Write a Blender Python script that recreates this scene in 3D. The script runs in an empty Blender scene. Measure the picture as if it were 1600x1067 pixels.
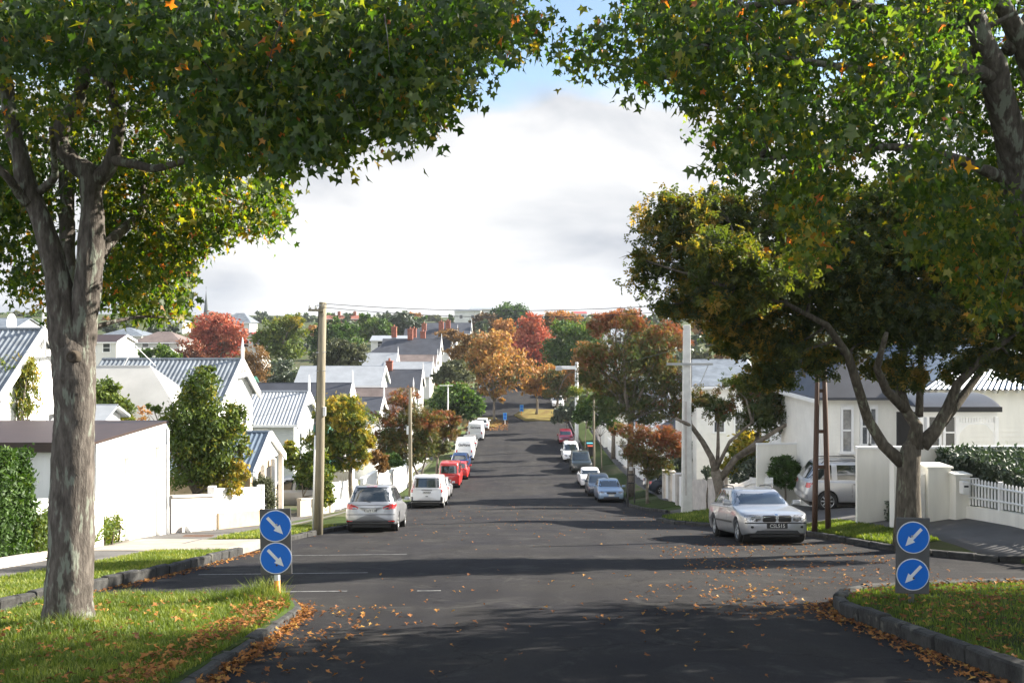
import bpy, bmesh, math, random
import numpy as np
from mathutils import Vector, Matrix, noise
from mathutils.bvhtree import BVHTree
from mathutils import geometry as geo
SC = bpy.context.scene
C = SC.collection
R = math.radians
PI = math.pi
# ------------------------------------------------------------------ camera
CAM_Z = 2.1                       # eye height over the crown of the road
F = 1555.0                        # focal length in photo pixels (1600 px wide)
HOR = 500.0                       # photo row of the horizon
cd = bpy.data.cameras.new('camera'); cam = bpy.data.objects.new('camera', cd); C.objects.link(cam)
cam.location = (0, 0, CAM_Z); cam.rotation_euler = (R(90), 0, 0)
cd.sensor_width = 36; cd.lens = 36 * F / 1600; cd.shift_y = -(533.5 - HOR) / 1600
cd.clip_start = 0.1; cd.clip_end = 6000
SC.camera = cam
# ------------------------------------------------------------------ light
SUN_AZ = R(19)                    # how far the sun stands ahead of due right
SUN_EL = R(29)
sv = Vector((math.cos(SUN_AZ) * math.cos(SUN_EL), math.sin(SUN_AZ) * math.cos(SUN_EL), math.sin(SUN_EL)))
sd = bpy.data.lights.new('sun', 'SUN'); sun = bpy.data.objects.new('sun', sd); C.objects.link(sun)
sd.energy = 5.0; sd.angle = R(0.5); sd.color = (1.0, 0.92, 0.80)
sun.rotation_euler = sv.to_track_quat('Z', 'Y').to_euler()
sun.location = (60, 20, 60)
w = bpy.data.worlds.new('World'); SC.world = w; w.use_nodes = True
nt = w.node_tree; nt.nodes.clear()
def N(nt, t, **k):
    n = nt.nodes.new(t)
    for a, b in k.items(): setattr(n, a, b)
    return n
out = N(nt, 'ShaderNodeOutputWorld'); bg = N(nt, 'ShaderNodeBackground'); bg.inputs[1].default_value = 0.06
sky = N(nt, 'ShaderNodeTexSky', sky_type='NISHITA'); sky.sun_disc = False
sky.sun_elevation = SUN_EL; sky.sun_rotation = math.atan2(sv.x, sv.y); sky.air_density = 1.0; sky.dust_density = 0.6
tc = N(nt, 'ShaderNodeTexCoord')
sep = N(nt, 'ShaderNodeSeparateXYZ'); nt.links.new(tc.outputs['Generated'], sep.inputs[0])
# cloud sheet: direction projected on a plane overhead, so that clouds flatten to the horizon
mz = N(nt, 'ShaderNodeMath', operation='ADD'); nt.links.new(sep.outputs[2], mz.inputs[0]); mz.inputs[1].default_value = 0.22
mz2 = N(nt, 'ShaderNodeMath', operation='MAXIMUM'); nt.links.new(mz.outputs[0], mz2.inputs[0]); mz2.inputs[1].default_value = 0.02
vd = N(nt, 'ShaderNodeVectorMath', operation='DIVIDE'); nt.links.new(tc.outputs['Generated'], vd.inputs[0])
cb = N(nt, 'ShaderNodeCombineXYZ')
for i in range(3): nt.links.new(mz2.outputs[0], cb.inputs[i])
nt.links.new(cb.outputs[0], vd.inputs[1])
mp = N(nt, 'ShaderNodeMapping'); nt.links.new(tc.outputs['Generated'], mp.inputs[0]); mp.inputs['Location'].default_value = (3.4, 0.2, 0.5); mp.inputs['Scale'].default_value = (1.0, 1.0, 1.9)
def noise_tex(nt, vec, scale, detail, rough, dist=0.0):
    n = N(nt, 'ShaderNodeTexNoise'); nt.links.new(vec, n.inputs['Vector'])
    n.inputs['Scale'].default_value = scale; n.inputs['Detail'].default_value = detail; n.inputs['Roughness'].default_value = rough; n.inputs['Distortion'].default_value = dist
    return n
n1 = noise_tex(nt, mp.outputs[0], 2.6, 9, 0.55, 0.25)
# more cover low down, clear overhead
cov = N(nt, 'ShaderNodeMapRange'); nt.links.new(sep.outputs[2], cov.inputs[0])
cov.inputs[1].default_value = 0.195; cov.inputs[2].default_value = 0.26; cov.inputs[3].default_value = 0.24; cov.inputs[4].default_value = -0.15
ahead = N(nt, 'ShaderNodeMapRange'); nt.links.new(sep.outputs[1], ahead.inputs[0]); ahead.inputs[1].default_value = -0.2; ahead.inputs[2].default_value = 0.5; ahead.inputs[3].default_value = 0.18; ahead.inputs[4].default_value = 0.0   # extra cloud cover behind the viewer, added unseen to light the walls facing us
ad0 = N(nt, 'ShaderNodeMath', operation='ADD'); nt.links.new(n1.outputs[0], ad0.inputs[0]); nt.links.new(cov.outputs[0], ad0.inputs[1])
ad = N(nt, 'ShaderNodeMath', operation='ADD'); nt.links.new(ad0.outputs[0], ad.inputs[0]); nt.links.new(ahead.outputs[0], ad.inputs[1])
cr = N(nt, 'ShaderNodeValToRGB'); nt.links.new(ad.outputs[0], cr.inputs[0])
cr.color_ramp.elements[0].position = 0.46; cr.color_ramp.elements[1].position = 0.60
n2 = noise_tex(nt, mp.outputs[0], 3.6, 8, 0.52, 0.3)
cc = N(nt, 'ShaderNodeValToRGB'); nt.links.new(n2.outputs[0], cc.inputs[0])
cc.color_ramp.elements[0].position = 0.37; cc.color_ramp.elements[0].color = (0.50, 0.54, 0.61, 1)
cc.color_ramp.elements[1].position = 0.58; cc.color_ramp.elements[1].color = (1.0, 1.0, 1.0, 1)
cm = N(nt, 'ShaderNodeVectorMath', operation='SCALE'); nt.links.new(cc.outputs[0], cm.inputs[0]); cs = N(nt, 'ShaderNodeMapRange'); nt.links.new(sep.outputs[1], cs.inputs[0]); cs.inputs[1].default_value = -0.3; cs.inputs[2].default_value = 0.6; cs.inputs[3].default_value = 11.5; cs.inputs[4].default_value = 4.75   # unseen cloud behind the viewer is brightened as added fill light
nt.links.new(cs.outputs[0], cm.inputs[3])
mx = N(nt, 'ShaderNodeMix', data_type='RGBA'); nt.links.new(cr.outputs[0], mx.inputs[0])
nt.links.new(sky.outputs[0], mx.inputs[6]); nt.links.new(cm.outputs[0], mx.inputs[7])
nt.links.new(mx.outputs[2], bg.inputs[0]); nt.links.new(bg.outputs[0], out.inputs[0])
SC.view_settings.view_transform = 'Standard'; SC.view_settings.look = 'None'; SC.view_settings.exposure = 1.9; SC.view_settings.gamma = 1
SC.cycles.use_denoising = True
SC.cycles.max_bounces = 8; SC.cycles.diffuse_bounces = 4; SC.cycles.glossy_bounces = 3; SC.cycles.transmission_bounces = 4; SC.cycles.transparent_max_bounces = 6
SC.cycles.sample_clamp_indirect = 6
# ------------------------------------------------------------------ helpers
def P(px, py, d):                 # photo pixel + distance -> point in the world
    return Vector(((px - 800) / F * d, d, CAM_Z - (py - HOR) / F * d))
def tag(o, label=None, cat=None, group=None, kind=None):
    if label: o['label'] = label
    if cat: o['category'] = cat
    if group: o['group'] = group
    if kind: o['kind'] = kind
    return o
def empty(name, loc, rz=0, label=None, cat=None, group=None):
    o = bpy.data.objects.new(name, None); C.objects.link(o); o.location = loc; o.rotation_euler = (0, 0, rz); o.empty_display_size = 0.2
    return tag(o, label, cat, group)
def link(name, me, mats, parent=None, smooth=False):
    for m in (mats if isinstance(mats, (list, tuple)) else [mats]): me.materials.append(m)
    o = bpy.data.objects.new(name, me); C.objects.link(o)
    if parent is not None: o.parent = parent
    if smooth: me.polygons.foreach_set('use_smooth', [True] * len(me.polygons))
    return o
class MB:
    def __init__(s): s.v = []; s.f = []; s.m = []
    def add(s, vs, fs, m=0):
        b = len(s.v); s.v += [tuple(v) for v in vs]; s.f += [tuple(i + b for i in f) for f in fs]; s.m += [m] * len(fs); return s
    def box(s, x0, x1, y0, y1, z0, z1, m=0, M=None):
        vs = [Vector(p) for p in ((x0,y0,z0),(x1,y0,z0),(x1,y1,z0),(x0,y1,z0),(x0,y0,z1),(x1,y0,z1),(x1,y1,z1),(x0,y1,z1))]
        if M is not None: vs = [M @ v for v in vs]
        return s.add(vs, [(0,3,2,1),(4,5,6,7),(0,1,5,4),(1,2,6,5),(2,3,7,6),(3,0,4,7)], m)
    def cbox(s, c, sx, sy, sz, m=0, M=None): return s.box(c[0]-sx/2,c[0]+sx/2,c[1]-sy/2,c[1]+sy/2,c[2]-sz/2,c[2]+sz/2,m,M)
    def tube(s, pts, rad, n=8, m=0, cap=True):
        pts = [Vector(p) for p in pts]; k = len(pts); vs = []; up = None
        if not hasattr(rad, '__len__'): rad = [rad] * k
        for i in range(k):
            t = (pts[min(i+1,k-1)] - pts[max(i-1,0)])
            if t.length < 1e-6: t = Vector((0,0,1))
            t.normalize()
            if up is None: up = Vector((0,1,0)) if abs(t.y) < 0.9 else Vector((1,0,0))
            a = up - t * up.dot(t); a.normalize(); up = a; b = t.cross(a)
            for j in range(n):
                th = 2*PI*j/n; vs.append(pts[i] + (a*math.cos(th) + b*math.sin(th)) * rad[i])
        fs = [(i*n+j, i*n+(j+1)%n, (i+1)*n+(j+1)%n, (i+1)*n+j) for i in range(k-1) for j in range(n)]
        if cap: fs += [tuple(range(n-1,-1,-1)), tuple((k-1)*n+j for j in range(n))]
        return s.add(vs, fs, m)
    def lathe(s, prof, n=16, axis='z', c=(0,0,0), m=0):       # prof: (r, h)
        vs = []
        for r, h in prof:
            for j in range(n):
                th = 2*PI*j/n; a, b = r*math.cos(th), r*math.sin(th)
                p = {'z': (a, b, h), 'y': (a, h, -b), 'x': (h, a, b)}[axis]; vs.append((p[0]+c[0], p[1]+c[1], p[2]+c[2]))
        k = len(prof)
        fs = [(i*n+j, i*n+(j+1)%n, (i+1)*n+(j+1)%n, (i+1)*n+j) for i in range(k-1) for j in range(n)]
        return s.add(vs, fs, m)
    def prism(s, poly, d0, d1, axis='y', m=0):                # poly in the other two axes
        f = {'y': lambda a,b,t: (a,t,b), 'x': lambda a,b,t: (t,a,b), 'z': lambda a,b,t: (a,b,t)}[axis]
        n = len(poly); vs = [f(a,b,d0) for a,b in poly] + [f(a,b,d1) for a,b in poly]
        return s.add(vs, [tuple(range(n)), tuple(range(2*n-1,n-1,-1))] + [(i,(i+1)%n,n+(i+1)%n,n+i) for i in range(n)], m)
    def build(s, name, mats, parent=None, smooth=False, bevel=0, fixn=True):
        me = bpy.data.meshes.new(name); me.from_pydata(s.v, [], s.f); me.polygons.foreach_set('material_index', s.m)
        if fixn:
            bm = bmesh.new(); bm.from_mesh(me); bmesh.ops.recalc_face_normals(bm, faces=bm.faces); bm.to_mesh(me); bm.free()
        o = link(name, me, mats, parent, smooth)
        if bevel:
            b = o.modifiers.new('b', 'BEVEL'); b.width = bevel; b.segments = 2; b.limit_method = 'ANGLE'
        return o
# ------------------------------------------------------------------ materials
def pmat(name, col, rough=0.6, metal=0.0, var=0.0, vscale=3.0, bump=0.0, bscale=20.0, col2=None, spec=0.5, coat=0.0, wave=None, detail=5, stretch=None, speck=None):
    m = bpy.data.materials.new(name); m.use_nodes = True; nt = m.node_tree; b = nt.nodes['Principled BSDF']
    b.inputs['Base Color'].default_value = (*col, 1); b.inputs['Roughness'].default_value = rough; b.inputs['Metallic'].default_value = metal
    b.inputs['Specular IOR Level'].default_value = spec; b.inputs['Coat Weight'].default_value = coat; b.inputs['Coat Roughness'].default_value = 0.08
    tc = N(nt, 'ShaderNodeTexCoord'); vec = tc.outputs['Object']
    if stretch:
        mp = N(nt, 'ShaderNodeMapping'); nt.links.new(vec, mp.inputs[0]); mp.inputs['Scale'].default_value = stretch; vec = mp.outputs[0]
    cur = None
    if var or col2:
        n = noise_tex(nt, vec, vscale, detail, 0.6); r = N(nt, 'ShaderNodeValToRGB'); nt.links.new(n.outputs[0], r.inputs[0])
        c2 = col2 or tuple(c * (1 - var) for c in col); c1 = col if col2 else tuple(min(1, c * (1 + var * 0.6)) for c in col)
        r.color_ramp.elements[0].position = 0.35; r.color_ramp.elements[0].color = (*c2, 1); r.color_ramp.elements[1].position = 0.65; r.color_ramp.elements[1].color = (*c1, 1)
        cur = r.outputs[0]
    if speck:
        n = noise_tex(nt, vec, speck[0], 3, 0.7); r = N(nt, 'ShaderNodeValToRGB'); nt.links.new(n.outputs[0], r.inputs[0])
        r.color_ramp.elements[0].position = speck[1]; r.color_ramp.elements[0].color = (0,0,0,1); r.color_ramp.elements[1].position = speck[1] + 0.06; r.color_ramp.elements[1].color = (1,1,1,1)
        mxn = N(nt, 'ShaderNodeMix', data_type='RGBA'); nt.links.new(r.outputs[0], mxn.inputs[0])
        if cur: nt.links.new(cur, mxn.inputs[6])
        else: mxn.inputs[6].default_value = (*col, 1)
        mxn.inputs[7].default_value = (*speck[2], 1); cur = mxn.outputs[2]
    if cur: nt.links.new(cur, b.inputs['Base Color'])
    h = None
    if bump:
        n = noise_tex(nt, vec, bscale, 6, 0.65); bp = N(nt, 'ShaderNodeBump'); bp.inputs['Strength'].default_value = bump; bp.inputs['Distance'].default_value = 0.02
        nt.links.new(n.outputs[0], bp.inputs['Height']); h = bp; nt.links.new(bp.outputs[0], b.inputs['Normal'])
    if wave:                                                     # (axis, pitch, strength)
        wv = N(nt, 'ShaderNodeTexWave', wave_type='BANDS', bands_direction=wave[0], wave_profile=wave[3] if len(wave) > 3 else 'SAW')
        nt.links.new(tc.outputs['Object'], wv.inputs[0]); wv.inputs['Scale'].default_value = 2*PI/20/wave[1]
        bp = N(nt, 'ShaderNodeBump'); bp.inputs['Strength'].default_value = wave[2]; bp.inputs['Distance'].default_value = 0.02
        nt.links.new(wv.outputs['Fac'], bp.inputs['Height'])
        if h: nt.links.new(h.outputs[0], bp.inputs['Normal'])
        nt.links.new(bp.outputs[0], b.inputs['Normal'])
    return m
def leafmat(name, stops, trans=0.45, tcol=(1.5, 1.5, 0.7), gloss=0.025):
    m = bpy.data.materials.new(name); m.use_nodes = True; nt = m.node_tree; nt.nodes.clear()
    o = N(nt, 'ShaderNodeOutputMaterial'); a = N(nt, 'ShaderNodeAttribute'); a.attribute_name = 'tint'
    r = N(nt, 'ShaderNodeValToRGB'); nt.links.new(a.outputs['Fac'], r.inputs[0]); e = r.color_ramp.elements
    e[0].position = stops[0][0]; e[0].color = (*stops[0][1], 1); e[1].position = stops[-1][0]; e[1].color = (*stops[-1][1], 1)
    for p, c in stops[1:-1]: q = e.new(p); q.color = (*c, 1)
    d = N(nt, 'ShaderNodeBsdfDiffuse'); nt.links.new(r.outputs[0], d.inputs[0])
    mu = N(nt, 'ShaderNodeVectorMath', operation='MULTIPLY'); nt.links.new(r.outputs[0], mu.inputs[0]); mu.inputs[1].default_value = tcol
    t = N(nt, 'ShaderNodeBsdfTranslucent'); nt.links.new(mu.outputs[0], t.inputs[0])
    mx = N(nt, 'ShaderNodeMixShader'); mx.inputs[0].default_value = trans; nt.links.new(d.outputs[0], mx.inputs[1]); nt.links.new(t.outputs[0], mx.inputs[2])
    g = N(nt, 'ShaderNodeBsdfGlossy'); g.inputs['Roughness'].default_value = 0.6; g.inputs[0].default_value = (1,1,1,1)
    m2 = N(nt, 'ShaderNodeMixShader'); m2.inputs[0].default_value = gloss; nt.links.new(mx.outputs[0], m2.inputs[1]); nt.links.new(g.outputs[0], m2.inputs[2])
    nt.links.new(m2.outputs[0], o.inputs[0]); return m
G1=(0.030,0.075,0.015); G2=(0.055,0.12,0.02); YG=(0.17,0.22,0.025); YE=(0.42,0.30,0.03); OR=(0.45,0.17,0.03); RD=(0.35,0.045,0.025); BR=(0.16,0.07,0.03); DR=(0.16,0.03,0.025)
LM = {
 'amber': leafmat('leaf liquidambar', [(0,(0.012,0.027,0.007)),(0.4,(0.020,0.046,0.009)),(0.62,(0.056,0.084,0.012)),(0.80,(0.144,0.122,0.015)),(0.92,(0.243,0.122,0.019)),(1,(0.258,0.076,0.023))], 0.45, (4.6,4.4,0.9)),
 'ash': leafmat('leaf dark ash', [(0,(0.020,0.034,0.009)),(0.5,(0.040,0.061,0.011)),(0.8,(0.091,0.106,0.017)),(1,(0.228,0.152,0.023))], 0.38, (2.6,2.5,0.8)),
 'redash': leafmat('leaf claret ash', [(0,(0.046,0.076,0.014)),(0.3,(0.099,0.106,0.019)),(0.55,(0.152,0.099,0.023)),(0.8,(0.198,0.061,0.027)),(1,(0.274,0.099,0.034))], 0.35, (1.5,1.3,0.9)),
 'green': leafmat('leaf green', [(0,(0.023,0.053,0.011)),(0.6,(0.057,0.114,0.017)),(1,(0.129,0.182,0.023))], 0.3, (1.4,1.5,0.7)),
 'darkgreen': leafmat('leaf evergreen', [(0,(0.015,0.034,0.011)),(0.6,(0.034,0.061,0.018)),(1,(0.076,0.106,0.027))], 0.2, (1.3,1.4,0.8), 0.08),
 'lime': leafmat('leaf lime', [(0,(0.049,0.091,0.014)),(0.5,(0.114,0.160,0.019)),(0.8,(0.243,0.228,0.023)),(1,(0.380,0.274,0.030))], 0.35, (1.4,1.3,0.6)),
 'yellow': leafmat('leaf yellow', [(0,(0.076,0.114,0.015)),(0.4,(0.213,0.198,0.023)),(1,(0.380,0.274,0.030))], 0.35, (1.3,1.2,0.6)),
 'orange': leafmat('leaf orange', [(0,(0.091,0.106,0.030)),(0.3,(0.251,0.167,0.046)),(0.65,(0.380,0.167,0.053)),(1,(0.395,0.251,0.068))], 0.35, (1.3,1.1,0.7)),
 'red': leafmat('leaf red', [(0,(0.167,0.068,0.030)),(0.4,(0.334,0.068,0.046)),(1,(0.426,0.152,0.076))], 0.35, (1.3,1.0,0.8)),
 'brown': leafmat('leaf brown', [(0,(0.068,0.046,0.019)),(0.5,(0.152,0.084,0.023)),(1,(0.243,0.137,0.038))], 0.3, (1.3,1.1,0.8)),
 'olive': leafmat('leaf olive', [(0,(0.046,0.057,0.027)),(0.5,(0.084,0.095,0.046)),(1,(0.144,0.152,0.076))], 0.25, (1.2,1.2,0.8)),
 'fallen': leafmat('leaf fallen', [(0,(0.076,0.034,0.015)),(0.4,(0.198,0.076,0.023)),(0.75,(0.350,0.152,0.038)),(1,(0.418,0.258,0.061))], 0.2, (1.2,1.1,0.8)),
 'grass': leafmat('blade grass', [(0,(0.049,0.076,0.012)),(0.6,(0.122,0.175,0.021)),(1,(0.289,0.289,0.076))], 0.4, (1.7,1.7,0.6)),
}
M = {
 'bark': pmat('bark liquidambar', (0.15,0.133,0.117), 0.95, bump=1.0, bscale=22, col2=(0.06,0.052,0.046), vscale=11, spec=0.15, stretch=(1.6,1.6,0.4), speck=(5.5,0.545,(0.19,0.205,0.17)), detail=9),
 'bark2': pmat('bark grey', (0.22,0.19,0.15), 0.9, bump=0.8, bscale=12, col2=(0.12,0.10,0.08), vscale=6, spec=0.2),
 'barkd': pmat('bark dark', (0.08,0.065,0.05), 0.9, bump=0.8, bscale=12, var=0.4, vscale=4, spec=0.2),
 'white': pmat('paint white', (0.80,0.80,0.78), 0.55, var=0.10, vscale=2.2, stretch=(1.5,1.5,0.18), bump=0.12, bscale=30),
 'paintcream': pmat('paint cream', (0.82,0.80,0.73), 0.6, var=0.08, vscale=1.6, stretch=(1.5,1.5,0.3)),  # plain cream, the paint's own colour
 'board': pmat('weatherboard white', (0.82,0.81,0.77), 0.55, var=0.07, vscale=1.5, wave=('Z', 0.18, 1.0)),
 'boardg': pmat('weatherboard grey', (0.55,0.58,0.58), 0.6, var=0.06, vscale=1.5, wave=('Z', 0.16, 0.9)),
 'boardgreen': pmat('weatherboard green', (0.06,0.22,0.16), 0.6, var=0.1, vscale=1.5),
 'tan': pmat('stucco tan', (0.42,0.33,0.22), 0.85, var=0.18, vscale=2.5, bump=0.3),
 'concwall': pmat('concrete wall', (0.50,0.46,0.42), 0.85, var=0.2, vscale=2.0, bump=0.3),
 'timberfence': pmat('grey timber', (0.42,0.38,0.31), 0.85, var=0.25, vscale=3.0, stretch=(8,8,0.6)),
 'trim': pmat('trim white', (0.80,0.80,0.79), 0.45, var=0.03),
 'roofdark': pmat('roof slate grey', (0.05,0.054,0.066), 0.55, var=0.25, vscale=0.8, detail=8),
 'roofbrown': pmat('roof brown grey', (0.14,0.11,0.10), 0.7, var=0.3, vscale=1.0, detail=8),
 'rooflight': pmat('roof light iron', (0.36,0.38,0.40), 0.4, metal=0.25, var=0.12, vscale=0.9, detail=8),
 'roofpale': pmat('roof pale', (0.46,0.45,0.42), 0.6, var=0.10, vscale=0.8),
 'roofiron': pmat('corrugated iron weathered', (0.21,0.235,0.26), 0.42, metal=0.3, var=0.3, vscale=1.6, stretch=(1,1,1), detail=8),
 'roofblue': pmat('corrugated iron blue grey', (0.13,0.17,0.22), 0.42, metal=0.2, var=0.2, vscale=1.4),
 'barkash': pmat('bark ash', (0.13,0.115,0.09), 0.95, bump=1.0, bscale=18, col2=(0.055,0.047,0.038), vscale=9, spec=0.15, stretch=(1.6,1.6,0.4), speck=(4.5,0.60,(0.17,0.18,0.13)), detail=9),
 'roofnavy': pmat('verandah iron dark', (0.035,0.042,0.055), 0.5, var=0.15, vscale=1.4),
 'drygrass': pmat('dry grass', (0.20,0.17,0.05), 0.95, col2=(0.13,0.09,0.035), vscale=0.8, spec=0.1),
 'roofred': pmat('roof red', (0.32,0.05,0.045), 0.6, var=0.2),
 'fasciabrown': pmat('fascia brown', (0.045,0.028,0.023), 0.5, var=0.2),
 'brick': pmat('brick chimney', (0.25,0.085,0.055), 0.85, var=0.3, vscale=3.0),
 'glass': pmat('window glass', (0.03,0.035,0.04), 0.06, spec=0.8),
 'curtain': pmat('window curtain', (0.15,0.16,0.17), 0.15, var=0.6, vscale=2.5, spec=0.8),
 'darkhole': pmat('dark interior', (0.012,0.012,0.012), 0.9, var=0.2),
 'woodpole': pmat('timber pole', (0.20,0.175,0.12), 0.85, var=0.25, vscale=4, bump=0.5, bscale=10, stretch=(6,6,0.5)),
 'woodbrown': pmat('timber post brown', (0.085,0.045,0.028), 0.7, var=0.25, vscale=4, bump=0.3, stretch=(6,6,0.5)),
 'concpole': pmat('concrete pole', (0.62,0.61,0.57), 0.8, var=0.14, vscale=2.5, bump=0.2),
 'galv': pmat('galvanised steel', (0.45,0.46,0.47), 0.4, metal=0.7, var=0.1),
 'blackmetal': pmat('black metal', (0.015,0.015,0.017), 0.5, var=0.1),
 'wire': pmat('wire', (0.03,0.03,0.03), 0.5),
 'pvc': pmat('white conduit', (0.7,0.7,0.68), 0.4, var=0.05),
 'signgrey': pmat('sign backing grey', (0.085,0.085,0.088), 0.6, var=0.12, vscale=6),
 'signblue': pmat('sign blue', (0.010,0.15,0.62), 0.35, var=0.05),
 'signwhite': pmat('sign white', (0.72,0.74,0.76), 0.4, var=0.05, vscale=8),
 'postorange': pmat('post orange', (0.55,0.22,0.03), 0.5, var=0.25, vscale=14),
 'kerb': pmat('basalt kerb', (0.034,0.034,0.032), 0.9, var=0.6, vscale=5, bump=1.0, bscale=14, speck=(3.0,0.62,(0.10,0.098,0.08))),
 'lawn': pmat('lawn soil', (0.040,0.065,0.014), 0.95, col2=(0.028,0.04,0.012), vscale=2.0, bump=0.6, bscale=40, spec=0.1, speck=(18,0.62,(0.14,0.11,0.05))),
 'yard': pmat('garden ground', (0.05,0.08,0.022), 0.95, col2=(0.085,0.075,0.05), vscale=0.35, spec=0.1),
 'hill': pmat('hill ground', (0.045,0.065,0.025), 0.95, col2=(0.08,0.085,0.045), vscale=0.05, spec=0.1),
 'path': pmat('asphalt footpath', (0.075,0.072,0.07), 0.85, var=0.22, vscale=1.2, bump=0.4, bscale=60, detail=9),
 'drive': pmat('concrete driveway', (0.26,0.235,0.20), 0.85, var=0.2, vscale=1.5, bump=0.3, bscale=40, detail=9),
 'paintline': pmat('worn road paint', (0.22,0.22,0.215), 0.6, speck=(9,0.50,(0.09,0.09,0.09))),
 'tyre': pmat('tyre rubber', (0.018,0.018,0.018), 0.8, var=0.2, vscale=8),
 'alloy': pmat('alloy wheel', (0.45,0.46,0.47), 0.32, metal=0.8),
 'carglass': pmat('car glass', (0.018,0.024,0.026), 0.03, spec=1.0, coat=1.0),
 'blacktrim': pmat('black plastic trim', (0.018,0.018,0.018), 0.5),
 'redlens': pmat('red tail lens', (0.50,0.012,0.012), 0.12, coat=0.8, spec=0.8),
 'clearlens': pmat('clear lens', (0.34,0.34,0.34), 0.1, metal=0.5, coat=1.0, var=0.9, vscale=11),
 'chrome': pmat('chrome', (0.7,0.7,0.7), 0.12, metal=1.0),
 'plate': pmat('plate white', (0.62,0.62,0.58), 0.4),
 'ink': pmat('plate ink', (0.015,0.015,0.02), 0.5),
 'satdish': pmat('dish grey', (0.6,0.6,0.6), 0.4),
 'binred': pmat('bin red', (0.45,0.07,0.02), 0.45), 'binblue': pmat('bin lid blue', (0.10,0.45,0.65), 0.4),
 'stone': pmat('stone spire', (0.06,0.075,0.075), 0.8, var=0.2),
 'farwall': pmat('far wall', (0.62,0.62,0.58), 0.7, var=0.1, vscale=0.5),
}
def paint(name, col, metal=0.0): return pmat('car paint ' + name, col, 0.32, metal=metal, coat=0.7, var=0.03, vscale=1.5, spec=0.5)
# asphalt: fine aggregate, tar patches, tyre polished bands
def asphalt():
    m = bpy.data.materials.new('asphalt road'); m.use_nodes = True; nt = m.node_tree; b = nt.nodes['Principled BSDF']
    tc = N(nt, 'ShaderNodeTexCoord'); v = tc.outputs['Object']
    big = noise_tex(nt, v, 0.35, 6, 0.6, 0.5); fine = noise_tex(nt, v, 70, 3, 0.75); mid = noise_tex(nt, v, 5, 5, 0.7)
    mp = N(nt, 'ShaderNodeMapping'); nt.links.new(v, mp.inputs[0]); mp.inputs['Scale'].default_value = (1.1, 0.07, 1); lane = noise_tex(nt, mp.outputs[0], 1.3, 3, 0.5)
    r = N(nt, 'ShaderNodeValToRGB'); nt.links.new(big.outputs[0], r.inputs[0]); r.color_ramp.elements[0].position = 0.3; r.color_ramp.elements[0].color = (0.016,0.016,0.0195,1); r.color_ramp.elements[1].position = 0.7; r.color_ramp.elements[1].color = (0.031,0.0295,0.028,1)
    def mul(a, bb, lo, hi):
        mr = N(nt, 'ShaderNodeMapRange'); nt.links.new(bb, mr.inputs[0]); mr.inputs[1].default_value = 0.25; mr.inputs[2].default_value = 0.75; mr.inputs[3].default_value = lo; mr.inputs[4].default_value = hi
        s = N(nt, 'ShaderNodeVectorMath', operation='SCALE'); nt.links.new(a, s.inputs[0]); nt.links.new(mr.outputs[0], s.inputs[3]); return s.outputs[0]
    c = mul(r.outputs[0], fine.outputs[0], 0.45, 1.6); c = mul(c, mid.outputs[0], 0.88, 1.12); c = mul(c, lane.outputs[0], 0.80, 1.2)
    # worn pale patches
    wp = noise_tex(nt, v, 0.9, 9, 0.72, 1.2); wr = N(nt, 'ShaderNodeValToRGB'); nt.links.new(wp.outputs[0], wr.inputs[0]); wr.color_ramp.elements[0].position = 0.54; wr.color_ramp.elements[0].color = (0,0,0,1); wr.color_ramp.elements[1].position = 0.72; wr.color_ramp.elements[1].color = (.5,.5,.5,1)
    m1 = N(nt, 'ShaderNodeMix', data_type='RGBA'); nt.links.new(wr.outputs[0], m1.inputs[0]); nt.links.new(c, m1.inputs[6]); m1.inputs[7].default_value = (0.085,0.082,0.075,1)
    # tar bleeding lines and cracks
    vo = N(nt, 'ShaderNodeTexVoronoi', feature='DISTANCE_TO_EDGE'); vo.inputs['Scale'].default_value = 0.30
    wn = noise_tex(nt, v, 1.5, 5, 0.6); wa = N(nt, 'ShaderNodeVectorMath', operation='SCALE'); nt.links.new(wn.outputs[1], wa.inputs[0]); wa.inputs[3].default_value = 1.4
    ws = N(nt, 'ShaderNodeVectorMath', operation='ADD'); nt.links.new(v, ws.inputs[0]); nt.links.new(wa.outputs[0], ws.inputs[1]); nt.links.new(ws.outputs[0], vo.inputs['Vector'])
    cr2 = N(nt, 'ShaderNodeMapRange'); nt.links.new(vo.outputs['Distance'], cr2.inputs[0]); cr2.inputs[1].default_value = 0.002; cr2.inputs[2].default_value = 0.012; cr2.inputs[3].default_value = 0.55; cr2.inputs[4].default_value = 1.0
    sc3 = N(nt, 'ShaderNodeVectorMath', operation='SCALE'); nt.links.new(m1.outputs[2], sc3.inputs[0]); nt.links.new(cr2.outputs[0], sc3.inputs[3]); c = sc3.outputs[0]
    nt.links.new(c, b.inputs['Base Color']); b.inputs['Roughness'].default_value = 0.9; b.inputs['Specular IOR Level'].default_value = 0.12
    bp = N(nt, 'ShaderNodeBump'); bp.inputs['Strength'].default_value = 0.6; bp.inputs['Distance'].default_value = 0.012; nt.links.new(fine.outputs[0], bp.inputs['Height']); nt.links.new(bp.outputs[0], b.inputs['Normal'])
    return m
M['road'] = asphalt()
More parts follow.
